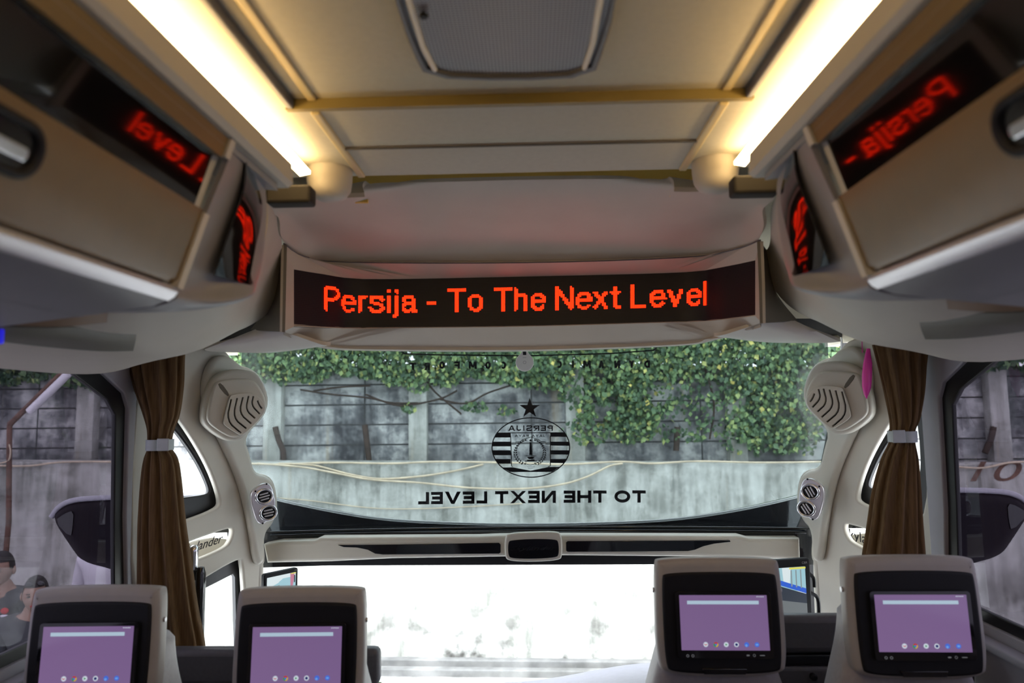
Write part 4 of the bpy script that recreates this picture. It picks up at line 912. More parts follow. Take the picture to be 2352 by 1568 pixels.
# ================================================================== seats with tablets
def lp(loops, y, t, b=0, res=2, mz=Matrix()):
    return plate(loops, mz @ frame((0, y, 0), (1, 0, 0)), t, b, res)
def make_seat():
    r = thing('passenger_seat', '', 'seat', (0, 0, 0))
    # local origin: centre of the shell front face
    def f(name, me, m, par=r, **kw): return finish(name, me, m, par, **kw)
    sh_ = [(-.134, .130), (.134, .130), (.144, .115), (.147, 0), (.147, -.09), (.134, -.133), (-.134, -.133), (-.147, -.09), (-.147, 0), (-.144, .115)]
    f('headrest_shell', lp([chaikin(sh_, 3)], 0, .055, .018, 4), 'shell', smooth=60)
    bz = [(-.124, .100), (.124, .100), (.132, .084), (.132, -.10), (.118, -.122), (-.118, -.122), (-.132, -.10), (-.132, .084)]
    f('bezel', lp([chaikin(bz, 3)], -.006, .02, .006, 3), 'black', smooth=60)
    f('latch', lp([[(-.052, -.108), (.05, -.108), (.046, -.121), (-.046, -.121)]], -.010, .008, .002), 'gloss')
    for sx in (-1, 1):
        q = Matrix.Translation((sx*.1465, .028, .055)) @ Matrix.Rotation(math.radians(90), 4, 'Y')
        f('screw_cap', lathe([(.006, -.003), (.005, .003)], q, 12), 'satin')
    tb = f('tablet', lp([rr(.246, .172, .014, .003, -.014)], -.014, .012, .004, 3), 'darktrim', smooth=60)
    f('front_glass', lp([rr(.234, .160, .008, .003, -.014)], -.0150, .002, .0004), 'gloss', tb)
    f('screen', lp([rr(.214, .132, .0005, .003, -.008, n=1)], -.0160, .001), 'wallpaper', tb)
    y = -.0168
    SCL = Matrix.Translation((.003, 0, -.011)) @ Matrix.Diagonal((.92, 1, .90, 1)) @ Matrix.Translation((-.003, 0, .011))
    for q_ in [tb]+list(C.objects):
        if q_ is tb or q_.parent is tb: q_.data.transform(SCL)
    def lq(*a_, **k_): m_ = lp(*a_, **k_); m_.transform(SCL); return m_
    f('search_bar', lq([rr(.175, .0085, .0004, .002, .0405, n=1)], y, .0006), 'ui_bar', tb)
    x0 = -.045; z0 = -.060
    for i in range(6):
        cx_ = x0+i*.0248; base = ('white', 'green', 'white', 'white', 'blue', 'blue')[i]
        ic = [('ui_'+base, [circ(.0058, cx_, z0, 20)], 0)]
        if i == 0: ic += [('ui_red', [[(cx_-.0035, z0+.002), (cx_, z0-.0005), (cx_+.0035, z0+.002), (cx_+.0035, z0), (cx_, z0-.0025), (cx_-.0035, z0)]], 1)]
        if i == 1: ic += [('ui_red', [[(cx_, z0)]+circ(.0058, cx_, z0, 10, a0=30, a1=150)], 1), ('ui_yellow', [[(cx_, z0)]+circ(.0058, cx_, z0, 10, a0=-90, a1=30)], 1), ('ui_blue', [circ(.0026, cx_, z0, 14)], 2)]
        if i == 2: ic += [('ui_green', [[(cx_-.002, z0+.0028), (cx_+.0032, z0), (cx_-.002, z0-.0028)]], 1)]
        if i == 3: ic += [('ui_navy', [circ(.0034, cx_, z0, 14)], 1)]
        if i == 4: ic += [('ui_sky', [circ(.003, cx_-.001, z0-.002, 14)], 1)]
        if i == 5: ic += [('ui_sky', [rr(.0062, .0045, .001, cx_, z0)], 1)]
        mats = [a for a, _, _ in ic]; mes = [lq(b_, y-.0003*k_2, .0005) for _, b_, k_2 in ic]
        mm = merge(mes); o = finish('app_icon', mm, mats, tb, smooth=0)
        idx = 0
        for mi, me_ in enumerate(mes):
            for _ in me_.polygons: mm.polygons[idx].material_index = mi; idx += 1
    f('status_icons', merge([lq([rr(.002, .0022, .0003, .086+.0038*k, .0545, n=1)], y, .0005) for k in range(5)]), 'ui_white', tb)
    f('port', merge([lq([circ(.0034, -.090, -.087, 16), circ(.0022, -.090, -.087, 16)], y, .0006), lq([circ(.0034, -.0775, -.087, 16), circ(.0022, -.0775, -.087, 16)], y, .0006)]), 'ui_dim', tb)
    f('power_button', merge([lq([circ(.0032, .071, -.0855, 16), circ(.0024, .071, -.0855, 16)], y, .0006), lq([rr(.012, .0018, .0006, .0905, -.0855)], y, .0006), lq([rr(.007, .003, .0006, .056, -.0855)], y, .0006)]), 'ui_dim', tb)
    # seat back and cushion
    bk = [(-.11, .02), (.11, .02), (.12, -.06), (.145, -.14), (.180, -.25), (.20, -.55), (.19, -.72), (-.19, -.72), (-.20, -.55), (-.180, -.25), (-.145, -.14), (-.12, -.06)]
    f('backrest', lp([chaikin(bk, 2)], .05, .13, .035, 5), 'leather', smooth=60)
    f('back_panel', lp([chaikin([(-.13, -.17), (.13, -.17), (.17, -.25), (.17, -.68), (-.17, -.68), (-.17, -.25)], 2)], .035, .02, .006), 'darkleather', smooth=60)
    f('cushion', lp([rr(.39, .13, .04, 0, -.76)], .08, .19, .04, 4), 'leather', smooth=60)
    for sx in (-1, 1):
        f('leg', merge([lp([rr(.05, .30, .008, sx*.14, -.955)], .16, .06, .008), lp([rr(.06, .02, .006, sx*.14, -1.10)], .10, .15, .006)]), 'darktrim')
    return r
seat0 = make_seat()
scale_note = None
spots = [(1656, 1417, 1.665, 1.0, 'nearer the aisle in the right seat pair'), (2107, 1418, 1.615, 1.0, 'beside the right window'), (206, 1491, 1.555, 1.0, 'beside the left window'), (683, 1491, 1.59, 1.0, 'nearer the aisle in the left seat pair')]
for i, (px, py, Y, s_, pos) in enumerate(spots):
    o = seat0 if i == 0 else dup(seat0)
    o.location = P(px, py, Y); o.rotation_euler = (math.radians(-4), 0, (math.radians(-1.0) if i < 2 else math.radians(1.5)))
    o['label'] = 'passenger seat with cream headrest and lit tablet, %s' % pos; o['category'] = 'seat'; o['group'] = 'passenger seats with tablets'
# knee partitions ahead of the front seats
for side in (0, 1):
    Y = 1.975
    mwp = frame((0, Y, 0), (1, 0, 0))
    px_ = [(1520, 1416), (2290, 1408), (2290, 1700), (1520, 1700)] if side else [(100, 1493), (870, 1488), (870, 1760), (100, 1760)]
    l2 = loc2(px_, mwp); x0, x1 = l2[0][0], l2[1][0]; x0 = max(x0, -XW+.01); x1 = min(x1, XW-.01); zt = l2[0][1]
    pt_ = thing('knee_partition', 'dark grey padded partition in front of the %s seat pair' % ('right' if side else 'left'), 'partition', ((x0+x1)/2, Y, 0), 'padded partitions')
    finish('padded_top', box(x0, x1, Y, Y+.05, zt-.10, zt, .018), 'darkleather', pt_, smooth=50)
    finish('band', box(x0, x1, Y+.004, Y+.05, zt-.13, zt-.102, .004), 'gloss', pt_)
    finish('lower_panel', box(x0, x1, Y, Y+.05, .0, zt-.132, .01), 'darkleather', pt_, smooth=50)
    kx = P(1865, 1525, Y).x if side else -.62
    finish('knob', lathe([(.009, 0), (.009, .012), (.006, .016)], frame((kx, Y, zt-.155), (1, 0, 0)), 16), 'black', pt_)
# dashboard
dz = P(1400, 1584, 2.35).z
db = [[Vector((x, 2.18, dz-.10)) for x in (-1.0, -.5, 0, .4, .8, 1.0)], [Vector((x, 2.24, dz-.03+h)) for x, h in ((-1.0, -.09), (-.5, -.08), (0, -.06), (.4, .004), (.8, .01), (1.0, .0))],
      [Vector((x, 2.36, dz-.01+h)) for x, h in ((-1.0, -.09), (-.5, -.08), (0, -.06), (.4, .006), (.8, .012), (1.0, .0))], [Vector((x, 2.70, dz-.04+h)) for x, h in ((-1.0, -.09), (-.5, -.08), (0, -.06), (.4, .0), (.8, .0), (1.0, .0))]]
o = finish('dashboard', loft(db, 8, 6, .02), 'dash', smooth=60); tag(o, 'pale lilac grey dashboard top below the lower windscreen', 'dashboard')
sw = thing('steering_wheel', 'large steering wheel rim just behind the right aisle headrest', 'steering wheel', P(1640, 1600, 2.05))
c = P(1640, 1640, 2.05); mm = Matrix.Translation(c) @ Matrix.Rotation(math.radians(30), 4, 'X')
finish('rim', tube([mm @ Vector((.21*math.cos(t*math.pi/18), .21*math.sin(t*math.pi/18)*.55, 0)) for t in range(37)], .014, 12, 1), 'leather', sw, smooth=60)
finish('hub', lathe([(.06, -.02), (.07, .0), (.05, .02)], mm, 24), 'darktrim', sw)
finish('spoke', merge([tube([mm @ Vector((0, 0, 0)), mm @ Vector((s_*.205, 0, 0))], .012, 8, 1) for s_ in (-1, 1)]), 'darktrim', sw)

# ================================================================== rear view monitors
def monitor(label, quad, Y0, Y1, pic, bracket):
    """quad px: tl, tr, br, bl of the housing ; Y at left and right edges"""
    tl = P(*quad[0], Y0); tr = P(*quad[1], Y1); u = Vector((tr.x-tl.x, tr.y-tl.y, 0)); mw = frame(tl, u); W_ = (tr-tl).length; H_ = W_*.80
    t = thing('video_monitor', label, 'monitor', mw @ Vector((W_/2, -H_, 0)), 'rear view monitors')
    finish('housing', plate([rr(W_, H_, .008, W_/2, -H_/2)], mw, .02, .004, 3), 'black', t, smooth=50)
    sc = finish('screen', plate([rr(W_*.84, H_*.78, .001, W_/2, -H_*.52, n=1)], mw @ Matrix.Translation((0, 0, .001)), .002), 'vid_white', t)
    for k, (m_, poly) in enumerate(pic):
        finish('picture_area', plate([[(W_*.08+a*W_*.84, -H_*.91+b*H_*.78) for a, b in poly]], mw @ Matrix.Translation((0, 0, .0016+k*.0003)), .0003), m_, sc, smooth=0)
    finish('brand_mark', text_mesh('CBR', (W_*.88, W_*.96, -H_*.085, -H_*.05), mw @ Matrix.Translation((0, 0, .001)), .0006), 'greytrim', t)
    if bracket:
        finish('bracket', merge([tube([mw @ Vector((W_*.8, -H_+.01, -.015)), Vector((*(mw @ Vector((W_*.8, 0, -.02))).to_2d(), dz+.012))], .01, 8, 1), tube([mw @ Vector((W_*.99, -H_*.25, -.01)), mw @ Vector((W_+.016, -H_*.33, -.01)), mw @ Vector((W_+.018, -H_*.48, -.01))], .006, 8), tube([mw @ Vector((W_*.99, -H_*.55, -.01)), mw @ Vector((W_+.028, -H_*.66, -.01)), mw @ Vector((W_+.03, -H_*.95, -.01))], .006, 8)]), 'black', t)
    else:
        finish('bracket', tube([mw @ Vector((W_*.5, -H_+.01, -.015)), mw @ Vector((W_*.5, -H_-.12, -.02)), Vector((*(mw @ Vector((W_*.5, 0, -.02))).to_2d(), dz-.075))], .01, 8), 'black', t)
monitor('small tilted black monitor showing a pale picture above the left aisle headrest', [(607, 1319), (685, 1303)], 2.38, 2.485,
        [('vid_cyan', [(0, 0), (1, 0), (1, .85), (.55, .85), (.35, .7), (0, .55)]), ('vid_white', [(0, .55), (.4, .72), (.42, 1), (0, 1)]), ('vid_pink', [(.80, 1), (.96, 1), (.90, .5), (.82, .3)]), ('vid_grey', [(.15, .35), (.3, .6), (.42, .62), (.45, .3)]), ('vid_yellow', [(.82, .96), (1, .96), (1, 1), (.82, 1)]), ('vid_dark', [(.93, .6), (.97, .6), (.97, .9), (.93, .9)])], False)
monitor('black monitor showing the bus side and yard behind the right aisle headrest', [(1700, 1291), (1860, 1296)], 2.30, 2.36,
        [('vid_cyan', [(.1, .62), (1, .5), (1, 1), (.1, 1)]), ('vid_white', [(.62, .66), (.72, .62), (.75, 1), (.60, 1)]), ('vid_blue', [(.55, .66), (1, .46), (1, .56), (.55, .76)]), ('vid_dark', [(.55, .36), (1, .26), (1, .45), (.55, .64)]), ('vid_ground', [(0, 0), (1, 0), (1, .26), (.55, .36), (0, .3)]), ('vid_red', [(.42, 0), (.50, 0), (.56, .6), (.53, 1), (.44, 1)]), ('vid_white', [(.47, 0), (.49, 0), (.56, .6), (.42, .95), (.54, .58)]), ('vid_yellow', [(.72, .965), (1, .965), (1, 1), (.72, 1)]),
         ('vid_grey', [(.74, .62), (.76, .62), (.76, .95), (.74, .95)]), ('vid_grey', [(.82, .6), (.84, .6), (.84, .95), (.82, .95)]), ('vid_grey', [(.90, .58), (.92, .58), (.92, .95), (.90, .95)])], True)

# ================================================================== outside mirrors
for side in (0, 1):
    MX[0] = None if side == 0 else XF-.01
    mo_ = thing('side_mirror', 'large dark outside mirror seen through the %s front window' % ('left', 'right')[side], 'mirror', P(270, 1330, 2.5), 'outside mirrors')
    mm_ = frame(P(250, 1230, 2.50), (1, .05, 0))
    body = [(104, 1192), (125, 1166), (160, 1152), (220, 1147), (300, 1144), (430, 1136), (520, 1130), (560, 1150), (560, 1190), (430, 1205), (330, 1240), (320, 1300), (292, 1332), (240, 1312), (175, 1296), (150, 1262)]
    finish('housing', plate([chaikin(loc2(body, mm_), 2)], mm_, .16, .05, 5), 'mirror_shell', mo_, smooth=60)
    finish('top_trim', tube([mm_ @ Vector((*q, -.03)) for q in loc2([(106, 1190), (126, 1165), (160, 1151), (220, 1146), (300, 1143), (430, 1135), (500, 1131)], mm_)], .010, 8), 'mirror_trim', mo_, smooth=60)
    gl_ = [(126, 1196), (150, 1178), (170, 1172), (168, 1210), (163, 1235)]
    finish('mirror_glass', plate([chaikin(loc2(gl_, mm_), 1)], mm_ @ Matrix.Translation((0, 0, .003)), .004), 'gloss', mo_)
MX[0] = None

# ================================================================== outdoors
D = 8.0
GZ = P(1200, 1512, D).z
def slope(me):
    for v in me.vertices: v.co.z -= .0118*(v.co.x-0)
    me.update(); return me
def zz(y, Y=D): return P(1200, y, Y).z
struct('ground', slope(box(-30, 30, 2.95, 12, GZ-.6, GZ)), 'ground')
lw_ = finish('concrete_wall', slope(box(-13, 13, D, D+.35, GZ-.2, zz(1063), .01)), 'wall_lo'); tag(lw_, 'pale drip-stained concrete wall across the yard, lower and nearer', 'wall')
uw = finish('panel_wall', slope(box(-14, 14, D+.55, D+.75, GZ-.2, zz(842, D+.5), 0)), 'wall_hi'); tag(uw, 'dark grey weathered panel wall rising behind the pale wall', 'wall')
for i, px in enumerate((628, 960, 1690, 200, 2290, 1320)):
    c = P(px, 900, D+.45).x
    o = finish('concrete_post', box(c-.11, c+.11, D+.42, D+.56, GZ+1, zz(850 if px < 1300 else 846, D+.5), .01), 'wall_lo')
    tag(o, ('pale upright concrete post on the panel wall, ' + ('beside the left speaker', 'between the left window edge and the emblem', 'under the ivy at right of centre', 'seen through the left side window', 'seen through the right side window', 'just right of the emblem')[i]), 'post', 'panel wall posts')
for i, (y, h) in enumerate(((1526, .05), (1540, .05))):
    Yk = D-.22-i*.28
    o = finish('kerb', slope(box(-12, 12, Yk-.06, Yk+.04, GZ-.12, GZ+.07, .01)), 'kerbstone'); tag(o, 'low concrete kerb running along the wall foot, %s' % ('nearest the wall', 'farther from the wall')[i], 'kerb', 'kerbs')
def cab(pts, lbl, Y=D-.03, r=.012):
    o = finish('cable', tube([P(x, y, Y) for x, y in pts], r, 6, 6), 'cable', smooth=60); tag(o, lbl, 'cable', 'loose cables on the wall')
cab([(560, 1064), (640, 1066), (760, 1062), (900, 1064), (1010, 1060), (1200, 1063), (1300, 1066), (1420, 1060), (1500, 1064), (1600, 1059), (1750, 1062), (1900, 1060)], 'beige cable lying along the top of the pale wall')
cab([(640, 1064), (720, 1068), (800, 1088), (870, 1099), (960, 1094), (1040, 1082), (1110, 1066)], 'beige cable hanging in the shorter shallow loop at left')
cab([(590, 1064), (690, 1072), (760, 1084), (850, 1101), (960, 1108), (1080, 1120), (1200, 1122), (1290, 1112), (1350, 1094), (1400, 1070), (1430, 1064)], 'beige cable hanging in the long loop behind the emblem', D-.05)
cab([(-40, 1068), (60, 1070), (130, 1062), (200, 1060), (300, 1061), (420, 1062)], 'pale cable along the wall seen through the left side window')
cab([(2130, 1064), (2200, 1072), (2260, 1074), (2320, 1062), (2400, 1060)], 'yellowish cable along the wall seen through the right side window')
cab([(600, 1142), (700, 1148), (850, 1166), (960, 1168), (1100, 1162), (1200, 1156)], 'thin grey cable low on the pale wall at left', D-.02, .006)
q = P(2290, 1082, D-.002)
mq = frame(q, (1, 0, 0)); o = finish('painted_number', text_mesh('10', (-.30, .28, -.11, .11), mq, .003, shear=.3), 'rust'); tag(o, 'faint painted 10 on the pale wall at far right', 'graffiti')
# scorch-like roots down the panel wall
for pts, lb in (([(632, 980), (640, 1010), (650, 1035), (652, 1062)], 'thick dark root on the panel wall beside the left pillar'), ([(838, 975), (842, 1010), (848, 1060)], 'dark root on the panel wall left of the emblem'), ([(1556, 980), (1554, 1015), (1553, 1035)], 'dark stub on the panel wall right of the emblem'), ([(2282, 980), (2275, 1010), (2262, 1040)], 'dark root seen through the right side window')):
    o = finish('root', tube([P(x, y, D+.40) for x, y in pts], .035, 8, 5), 'root', smooth=60); tag(o, lb, 'root', 'dark roots on the wall')
vn = []
rnd = random.Random(11)
for s_ in [[(690, 895), (760, 905), (840, 910), (900, 925), (960, 925)], [(840, 905), (900, 930), (940, 930), (1010, 915), (1050, 895)], [(720, 900), (780, 890), (850, 888)], [(1010, 915), (1070, 925), (1120, 905), (1180, 880)], [(980, 870), (1000, 900), (1060, 950)], [(1400, 860), (1420, 930), (1440, 1000)], [(1620, 850), (1640, 930), (1630, 1010)], [(1760, 850), (1750, 930), (1780, 1020)]]:
    vn.append(tube([P(x, y+rnd.uniform(-3, 3), D+.38) for x, y in s_], .012, 6, 5))
o = finish('ivy_stems', merge(vn), 'root', smooth=60); tag(o, 'bare dark creeper stems spread across the panel wall', 'ivy stems', kind='stuff')
def leaves(name, blobs, mk, seed, size, Y0, Y1, label, cat, bias=0):
    rg = np.random.default_rng(seed); V = []; T = []
    for (cx_, cy_, rx, ry, n) in blobs:
        th = rg.uniform(0, 2*np.pi, n); ra = np.sqrt(rg.uniform(0, 1, n)); px = cx_+rx*ra*np.cos(th); py = cy_+ry*ra*np.sin(th); Yd = rg.uniform(Y0, Y1, n)
        for a, b, c_ in zip(px, py, Yd):
            p = P(a, b, c_); s = size*rg.uniform(.55, 1.3)
            e = Euler((rg.uniform(-1.2, .4), rg.uniform(-.8, .8), rg.uniform(-3.14, 3.14))).to_matrix()
            # leaf plane roughly facing outwards/up, tip hanging
            R_ = Euler((rg.normal(0, .5)+.3, rg.normal(0, .6), rg.normal(0, .7))).to_matrix()
            for q in ((0, 0, .5), (.42, -.10, .05), (0, 0, -.55), (-.42, -.10, .05)): V.append(p+R_ @ Vector((q[0]*s, q[1]*s, q[2]*s)))
            T.append(min(1, max(0, rg.beta(2, 2.6)+bias)))
    n = len(T); fs = []
    for i in range(n): fs += [[4*i, 4*i+1, 4*i+2], [4*i, 4*i+2, 4*i+3]]
    me = me_from(V, fs); at = me.attributes.new('tint', 'FLOAT', 'FACE'); at.data.foreach_set('value', np.repeat(np.array(T, dtype=np.float32), 2))
    o = finish(name, me, mk, smooth=0); tag(o, label, cat, kind='stuff'); return o
rg = random.Random(5)
bl = []
for x in range(520, 1920, 42): bl.append((x+rg.uniform(-15, 15), 806+rg.uniform(-12, 8), 46, 44, 300))
for x in range(690, 900, 40): bl.append((x, 846+rg.uniform(-8, 10), 36, 16, 70))
for x in range(560, 720, 30): bl.append((x, 852+rg.uniform(-8, 10), 34, 26, 90))
for x in range(900, 1320, 42): bl.append((x, 852+rg.uniform(-14, 16), 40, 24, 110))
for x in range(1250, 1880, 38):
    for y in range(850, 1010, 34):
        if x < 1320 and y > 880: continue
        g = 75 if (x > 1700 or (1380 < x < 1480) or y < 880) else (14 if 1420 < x < 1660 else 36)
        bl.append((x+rg.uniform(-18, 18), y+rg.uniform(-14, 14), 32, 26, int(g*rg.uniform(.3, 1.4))))
for x in (1740, 1800, 1850, 1690): bl.append((x, 1010, 34, 36, 60))
for c_ in ((1335, 985, 24, 34, 40), (1345, 940, 22, 30, 40), (1250, 885, 40, 16, 40), (1090, 935, 30, 12, 30), (940, 935, 20, 12, 22), (960, 885, 26, 18, 30), (1465, 900, 26, 60, 60), (1160, 945, 26, 14, 14), (1590, 1005, 28, 12, 20), (1520, 940, 22, 14, 16)): bl.append(c_)
leaves('ivy', [(a, b, c, d, int(n*1.5)) for a, b, c, d, n in bl], 'ivy', 3, .064, D+.20, D+.52, 'dense green and yellow ivy covering the top of the panel wall', 'ivy')
bl2 = [(x, 822+rg.uniform(-20, 14), 60, 62, 330) for x in range(-120, 460, 48)]
leaves('ivy', bl2, 'ivy', 4, .075, D+.20, D+.52, 'dark green ivy hanging over the wall seen through the left side window', 'ivy', -.12)
bl3 = [(x, 815+rg.uniform(-12, 8), 60, 36, 200) for x in range(1930, 2480, 48)]
leaves('ivy', bl3, 'ivy', 6, .085, D+.20, D+.52, 'ivy along the wall top seen through the right side window', 'ivy', -.15)
bl4 = [(x, 740+rg.uniform(-20, 20), 80, 70, 260) for x in range(-160, 2500, 60) if not 500 < x < 590]
leaves('tree_foliage', bl4, 'tree', 8, .14, D+.9, D+2.2, 'dark tree foliage standing behind the ivy covered wall', 'trees')
# rusty lamp arm with a tube light at the left
pl_ = thing('lamp_post', 'rusty pipe lamp post with slanted fluorescent arm outside the left window', 'lamp post', (P(20, 1240, D-.4).x, D-.4, GZ))
a0 = P(22, 975, D-.4); a1 = P(206, 806, D-.4)
finish('pipe', tube([Vector((a0.x, D-.4, GZ)), P(20, 1200, D-.4), P(21, 1060, D-.4), a0], .028, 10, 1), 'rust', pl_, smooth=60)
finish('arm', tube([a0, a1+Vector((-.03, 0, .03))], .032, 8, 1), 'rust', pl_)
finish('tube_light', tube([a0*.8+a1*.2+Vector((.08, -.05, -.02)), a1+Vector((.06, -.05, 0))], .042, 12, 1), 'tube', pl_, smooth=60)
finish('wire', tube([P(21, 1020, D-.42), P(24, 1040, D-.42), P(15, 1060, D-.42), P(-30, 1066, D-.42)], .008, 6, 4), 'cable', pl_)

# ------------------------------------------------------------------ people outside
def skinmesh(chains, name):
    """chains: list of lists of (point, radius); first point of later chains may equal an earlier point"""
    vs = []; es = []; rs = []; key = {}
    for ch in chains:
        prev = None
        for p, r in ch:
            k = tuple(round(c, 4) for c in p)
            if k not in key: key[k] = len(vs); vs.append(Vector(p)); rs.append(r)
            i = key[k]
            if prev is not None and prev != i: es.append((prev, i))
            prev = i
    me = bpy.data.meshes.new(name); me.from_pydata(vs, es, []); o = bpy.data.objects.new(name, me); C.objects.link(o)
    md = o.modifiers.new('s', 'SKIN'); me.skin_vertices[0].data[0].use_root = True
    for i, r in enumerate(rs): me.skin_vertices[0].data[i].radius = (r, r) if not isinstance(r, tuple) else r
    o.modifiers.new('b', 'SUBSURF').levels = 2
    dg = bpy.context.evaluated_depsgraph_get(); dg.update(); r = bpy.data.meshes.new_from_object(o.evaluated_get(dg)); bpy.data.objects.remove(o); return r
def head_mesh(c, s, yaw):
    n = 28; vs = []; fs = []
    for i in range(n+1):
        ph = math.pi*i/n; z = math.cos(ph); rr_ = math.sin(ph)
        for j in range(n*2):
            t = math.pi*j/n; x = rr_*math.cos(t); y = rr_*math.sin(t)
            jaw = 1-.30*max(0, -z)**1.4; X = x*.078*jaw; Y = y*.098*(1-.12*max(0, -z)); Z = z*.118
            if y < 0:   # face side is -y
                Y -= .020*math.exp(-((x/.13)**2+((z+.12)/.22)**2)); Y -= .010*math.exp(-((x/.26)**2+((z+.48)/.12)**2)); Y += .010*(math.exp(-(((x-.36)/.17)**2+((z-.08)/.11)**2))+math.exp(-(((x+.36)/.17)**2+((z-.08)/.11)**2))); Y -= .006*math.exp(-(((z-.25)/.08)**2+(x/.6)**2)); Y -= .012*math.exp(-(((z+.88)/.16)**2+(x/.3)**2))
            vs.append(Vector((X, Y, Z)))
    m = n*2
    for i in range(n):
        for j in range(m): q = (j+1) % m; fs.append([i*m+j, (i+1)*m+j, (i+1)*m+q, i*m+q])
    R_ = Matrix.Rotation(yaw, 4, 'Z')
    return me_from([c+R_ @ (v*s) for v in vs], fs)
def ell(c, r, R_=Matrix(), n=12, cut=None):
    vs = []; fs = []
    for i in range(n+1):
        for j in range(n*2): a = math.pi*i/n; t = math.pi*j/n; vs.append(c+R_ @ Vector((r[0]*math.sin(a)*math.cos(t), r[1]*math.sin(a)*math.sin(t), r[2]*math.cos(a))))
    m = 2*n
    for i in range(n):
        for j in range(m): fs.append([i*m+j, (i+1)*m+j, (i+1)*m+(j+1) % m, i*m+(j+1) % m])
    return me_from(vs, fs)
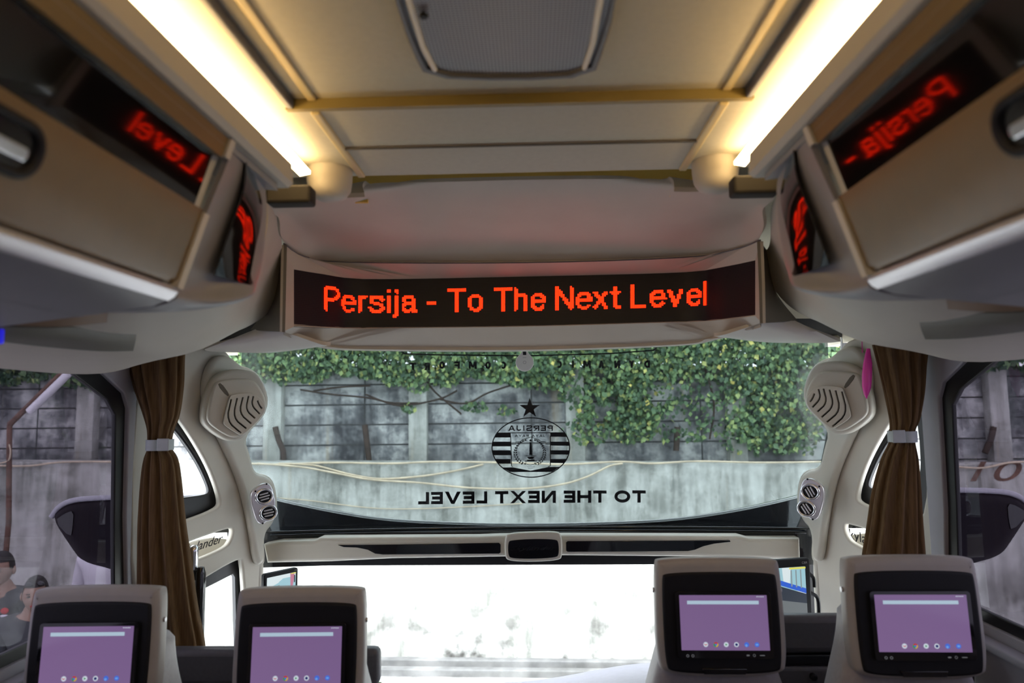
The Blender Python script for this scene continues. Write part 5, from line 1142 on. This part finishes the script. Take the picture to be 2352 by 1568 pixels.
def person(label, x, y, h, yaw, top, bottom, badge=False, glasses=False):
    s = h/1.72; t = thing('person', label, 'person', (x, y, GZ)); R_ = Matrix.Rotation(yaw, 3, 'Z'); base = Vector((x, y, GZ))
    def w(a): return tuple(base+R_ @ (Vector(a)*s))
    pel = (0, 0, .95); ch = [[(w(pel), .125*s), (w((0, 0, 1.12)), .125*s), (w((0, .0, 1.30)), .15*s), (w((0, .01, 1.42)), .10*s), (w((0, 0, 1.48)), .058*s), (w((0, -.01, 1.56)), .055*s)]]
    chs = [[(w(pel), .14*s), (w((0, 0, 1.12)), .14*s), (w((0, .0, 1.30)), .165*s), (w((0, .01, 1.42)), .125*s), (w((0, 0, 1.465)), .075*s)]]
    cht = [[(w((0, 0, 1.0)), .14*s), (w(pel), .14*s)]]
    for d in (-1, 1):
        sh_ = (d*.17, .01, 1.40); el = (d*.23, .03, 1.12); wr_ = (d*.22, -.08, .88); hd = (d*.22, -.10, .81)
        ch.append([(w((0, .01, 1.42)), .10*s), (w(sh_), .055*s), (w(el), .042*s), (w(wr_), .027*s), (w(hd), (.034*s, .02*s))])
        chs.append([(w((0, .01, 1.42)), .125*s), (w(sh_), .080*s), (w(el), .058*s), (w((d*.222, -.06, .92)), .045*s)])
        for k in range(4):
            a = hd; dx = (k-1.5)*.017; ln = (.060, .070, .066, .052)[k]
            ch.append([(w(a), (.034*s, .02*s)), (w((a[0]+dx, a[1]-.012+dx*.3, a[2]-.05)), .0085*s), (w((a[0]+dx, a[1]-.022, a[2]-.05-ln*.5)), .008*s), (w((a[0]+dx, a[1]-.018, a[2]-.05-ln)), .007*s)])
        ch.append([(w(hd), (.034*s, .02*s)), (w((hd[0]-d*.03, hd[1]-.02, hd[2]-.01)), .011*s), (w((hd[0]-d*.038, hd[1]-.035, hd[2]-.05)), .009*s)])
        hp_ = (d*.09, 0, .90); kn = (d*.10, -.01, .50); an = (d*.10, .02, .09); to = (d*.12, -.13, .035)
        ch.append([(w(pel), .125*s), (w(hp_), .085*s), (w(kn), .055*s), (w(an), .04*s), (w(to), .035*s)])
        cht.append([(w(pel), .14*s), (w(hp_), .10*s), (w(kn), .072*s), (w((d*.10, .02, .12)), .06*s)])
    hc = base+R_ @ (Vector((0, -.02, 1.60))*s)
    bd_ = merge([skinmesh(ch, 'b'), head_mesh(hc, s, yaw), ell(base+R_ @ (Vector((-.08, 0, 1.595))*s), (.012*s, .02*s, .032*s)), ell(base+R_ @ (Vector((.08, 0, 1.595))*s), (.012*s, .02*s, .032*s))])
    finish('body', bd_, 'skin', t, smooth=80)
    finish('shirt', skinmesh(chs, 's'), top, t, smooth=80); finish('trousers', skinmesh(cht, 't'), bottom, t, smooth=80)
    R4 = R_.to_4x4()
    hr = head_mesh(hc+Vector((0, 0, .014*s))+R_ @ Vector((0, .012*s, 0)), s*1.06, yaw)
    import bmesh
    bm = bmesh.new(); bm.from_mesh(hr); iv = R_.inverted()
    dl = [v for v in bm.verts if (lambda q: q.z < -.02*s+(.085*s if q.y < -.035*s else (.03*s if q.y < .0 else -.03*s)))(iv @ (v.co-hc))]
    bmesh.ops.delete(bm, geom=dl, context='VERTS'); bm.to_mesh(hr); bm.free()
    finish('hair', hr, 'hair', t, smooth=80)
    for d in (-1, 1):
        finish('eye', ell(base+R_ @ (Vector((d*.029, -.107, 1.608))*s), (.013*s, .006*s, .006*s), R4, 6), 'hair', t)
        finish('eyebrow', ell(base+R_ @ (Vector((d*.029, -.112, 1.628))*s), (.018*s, .005*s, .004*s), R4, 6), 'hair', t)
    finish('mouth', ell(base+R_ @ (Vector((0, -.112, 1.543))*s), (.022*s, .006*s, .004*s), R4, 6), 'red', t)
    if badge:
        q = base+R_ @ (Vector((.10, -.155, 1.34))*s); finish('chest_badge', ell(q, (.030, .010, .022)), 'red', t); finish('chest_label', ell(q+Vector((0, 0, -.035)), (.032, .010, .010)), 'shirt', t)
        finish('collar', ell(base+R_ @ (Vector((0, -.13, 1.38))*s), (.03, .02, .10)), 'red', t)
    if glasses:
        for d in (-1, 1): finish('sunglasses', ell(base+R_ @ (Vector((d*.035, -.085, 1.69))*s), (.03*s, .015*s, .018*s)), 'gloss', t)
        finish('cap_brim', ell(base+R_ @ (Vector((0, -.02, 1.715))*s), (.05*s, .05*s, .02*s)), 'hair', t)
def headx(px, py, h):
    """stand a person of height h so that the head top shows at this pixel"""
    zt = GZ+h; d = ray(px, py); k = (zt-CAM.z)/d.z; return CAM.x+d.x*k, d.y*k
x, y = headx(6, 1270, 1.72); person('man in a dark grey jacket standing outside at the far left', x, y, 1.72, .25, 'jacket', 'trousers', badge=True)
x, y = headx(84, 1326, 1.62); person('person with sunglasses on the head outside beside the jacketed man', x, y, 1.62, .5, 'jacket', 'trousers', glasses=True)
x, y = headx(244, 1200, 1.76); person('person in a white shirt outside below the left mirror', x, y, 1.76, .1, 'shirt', 'trousers')
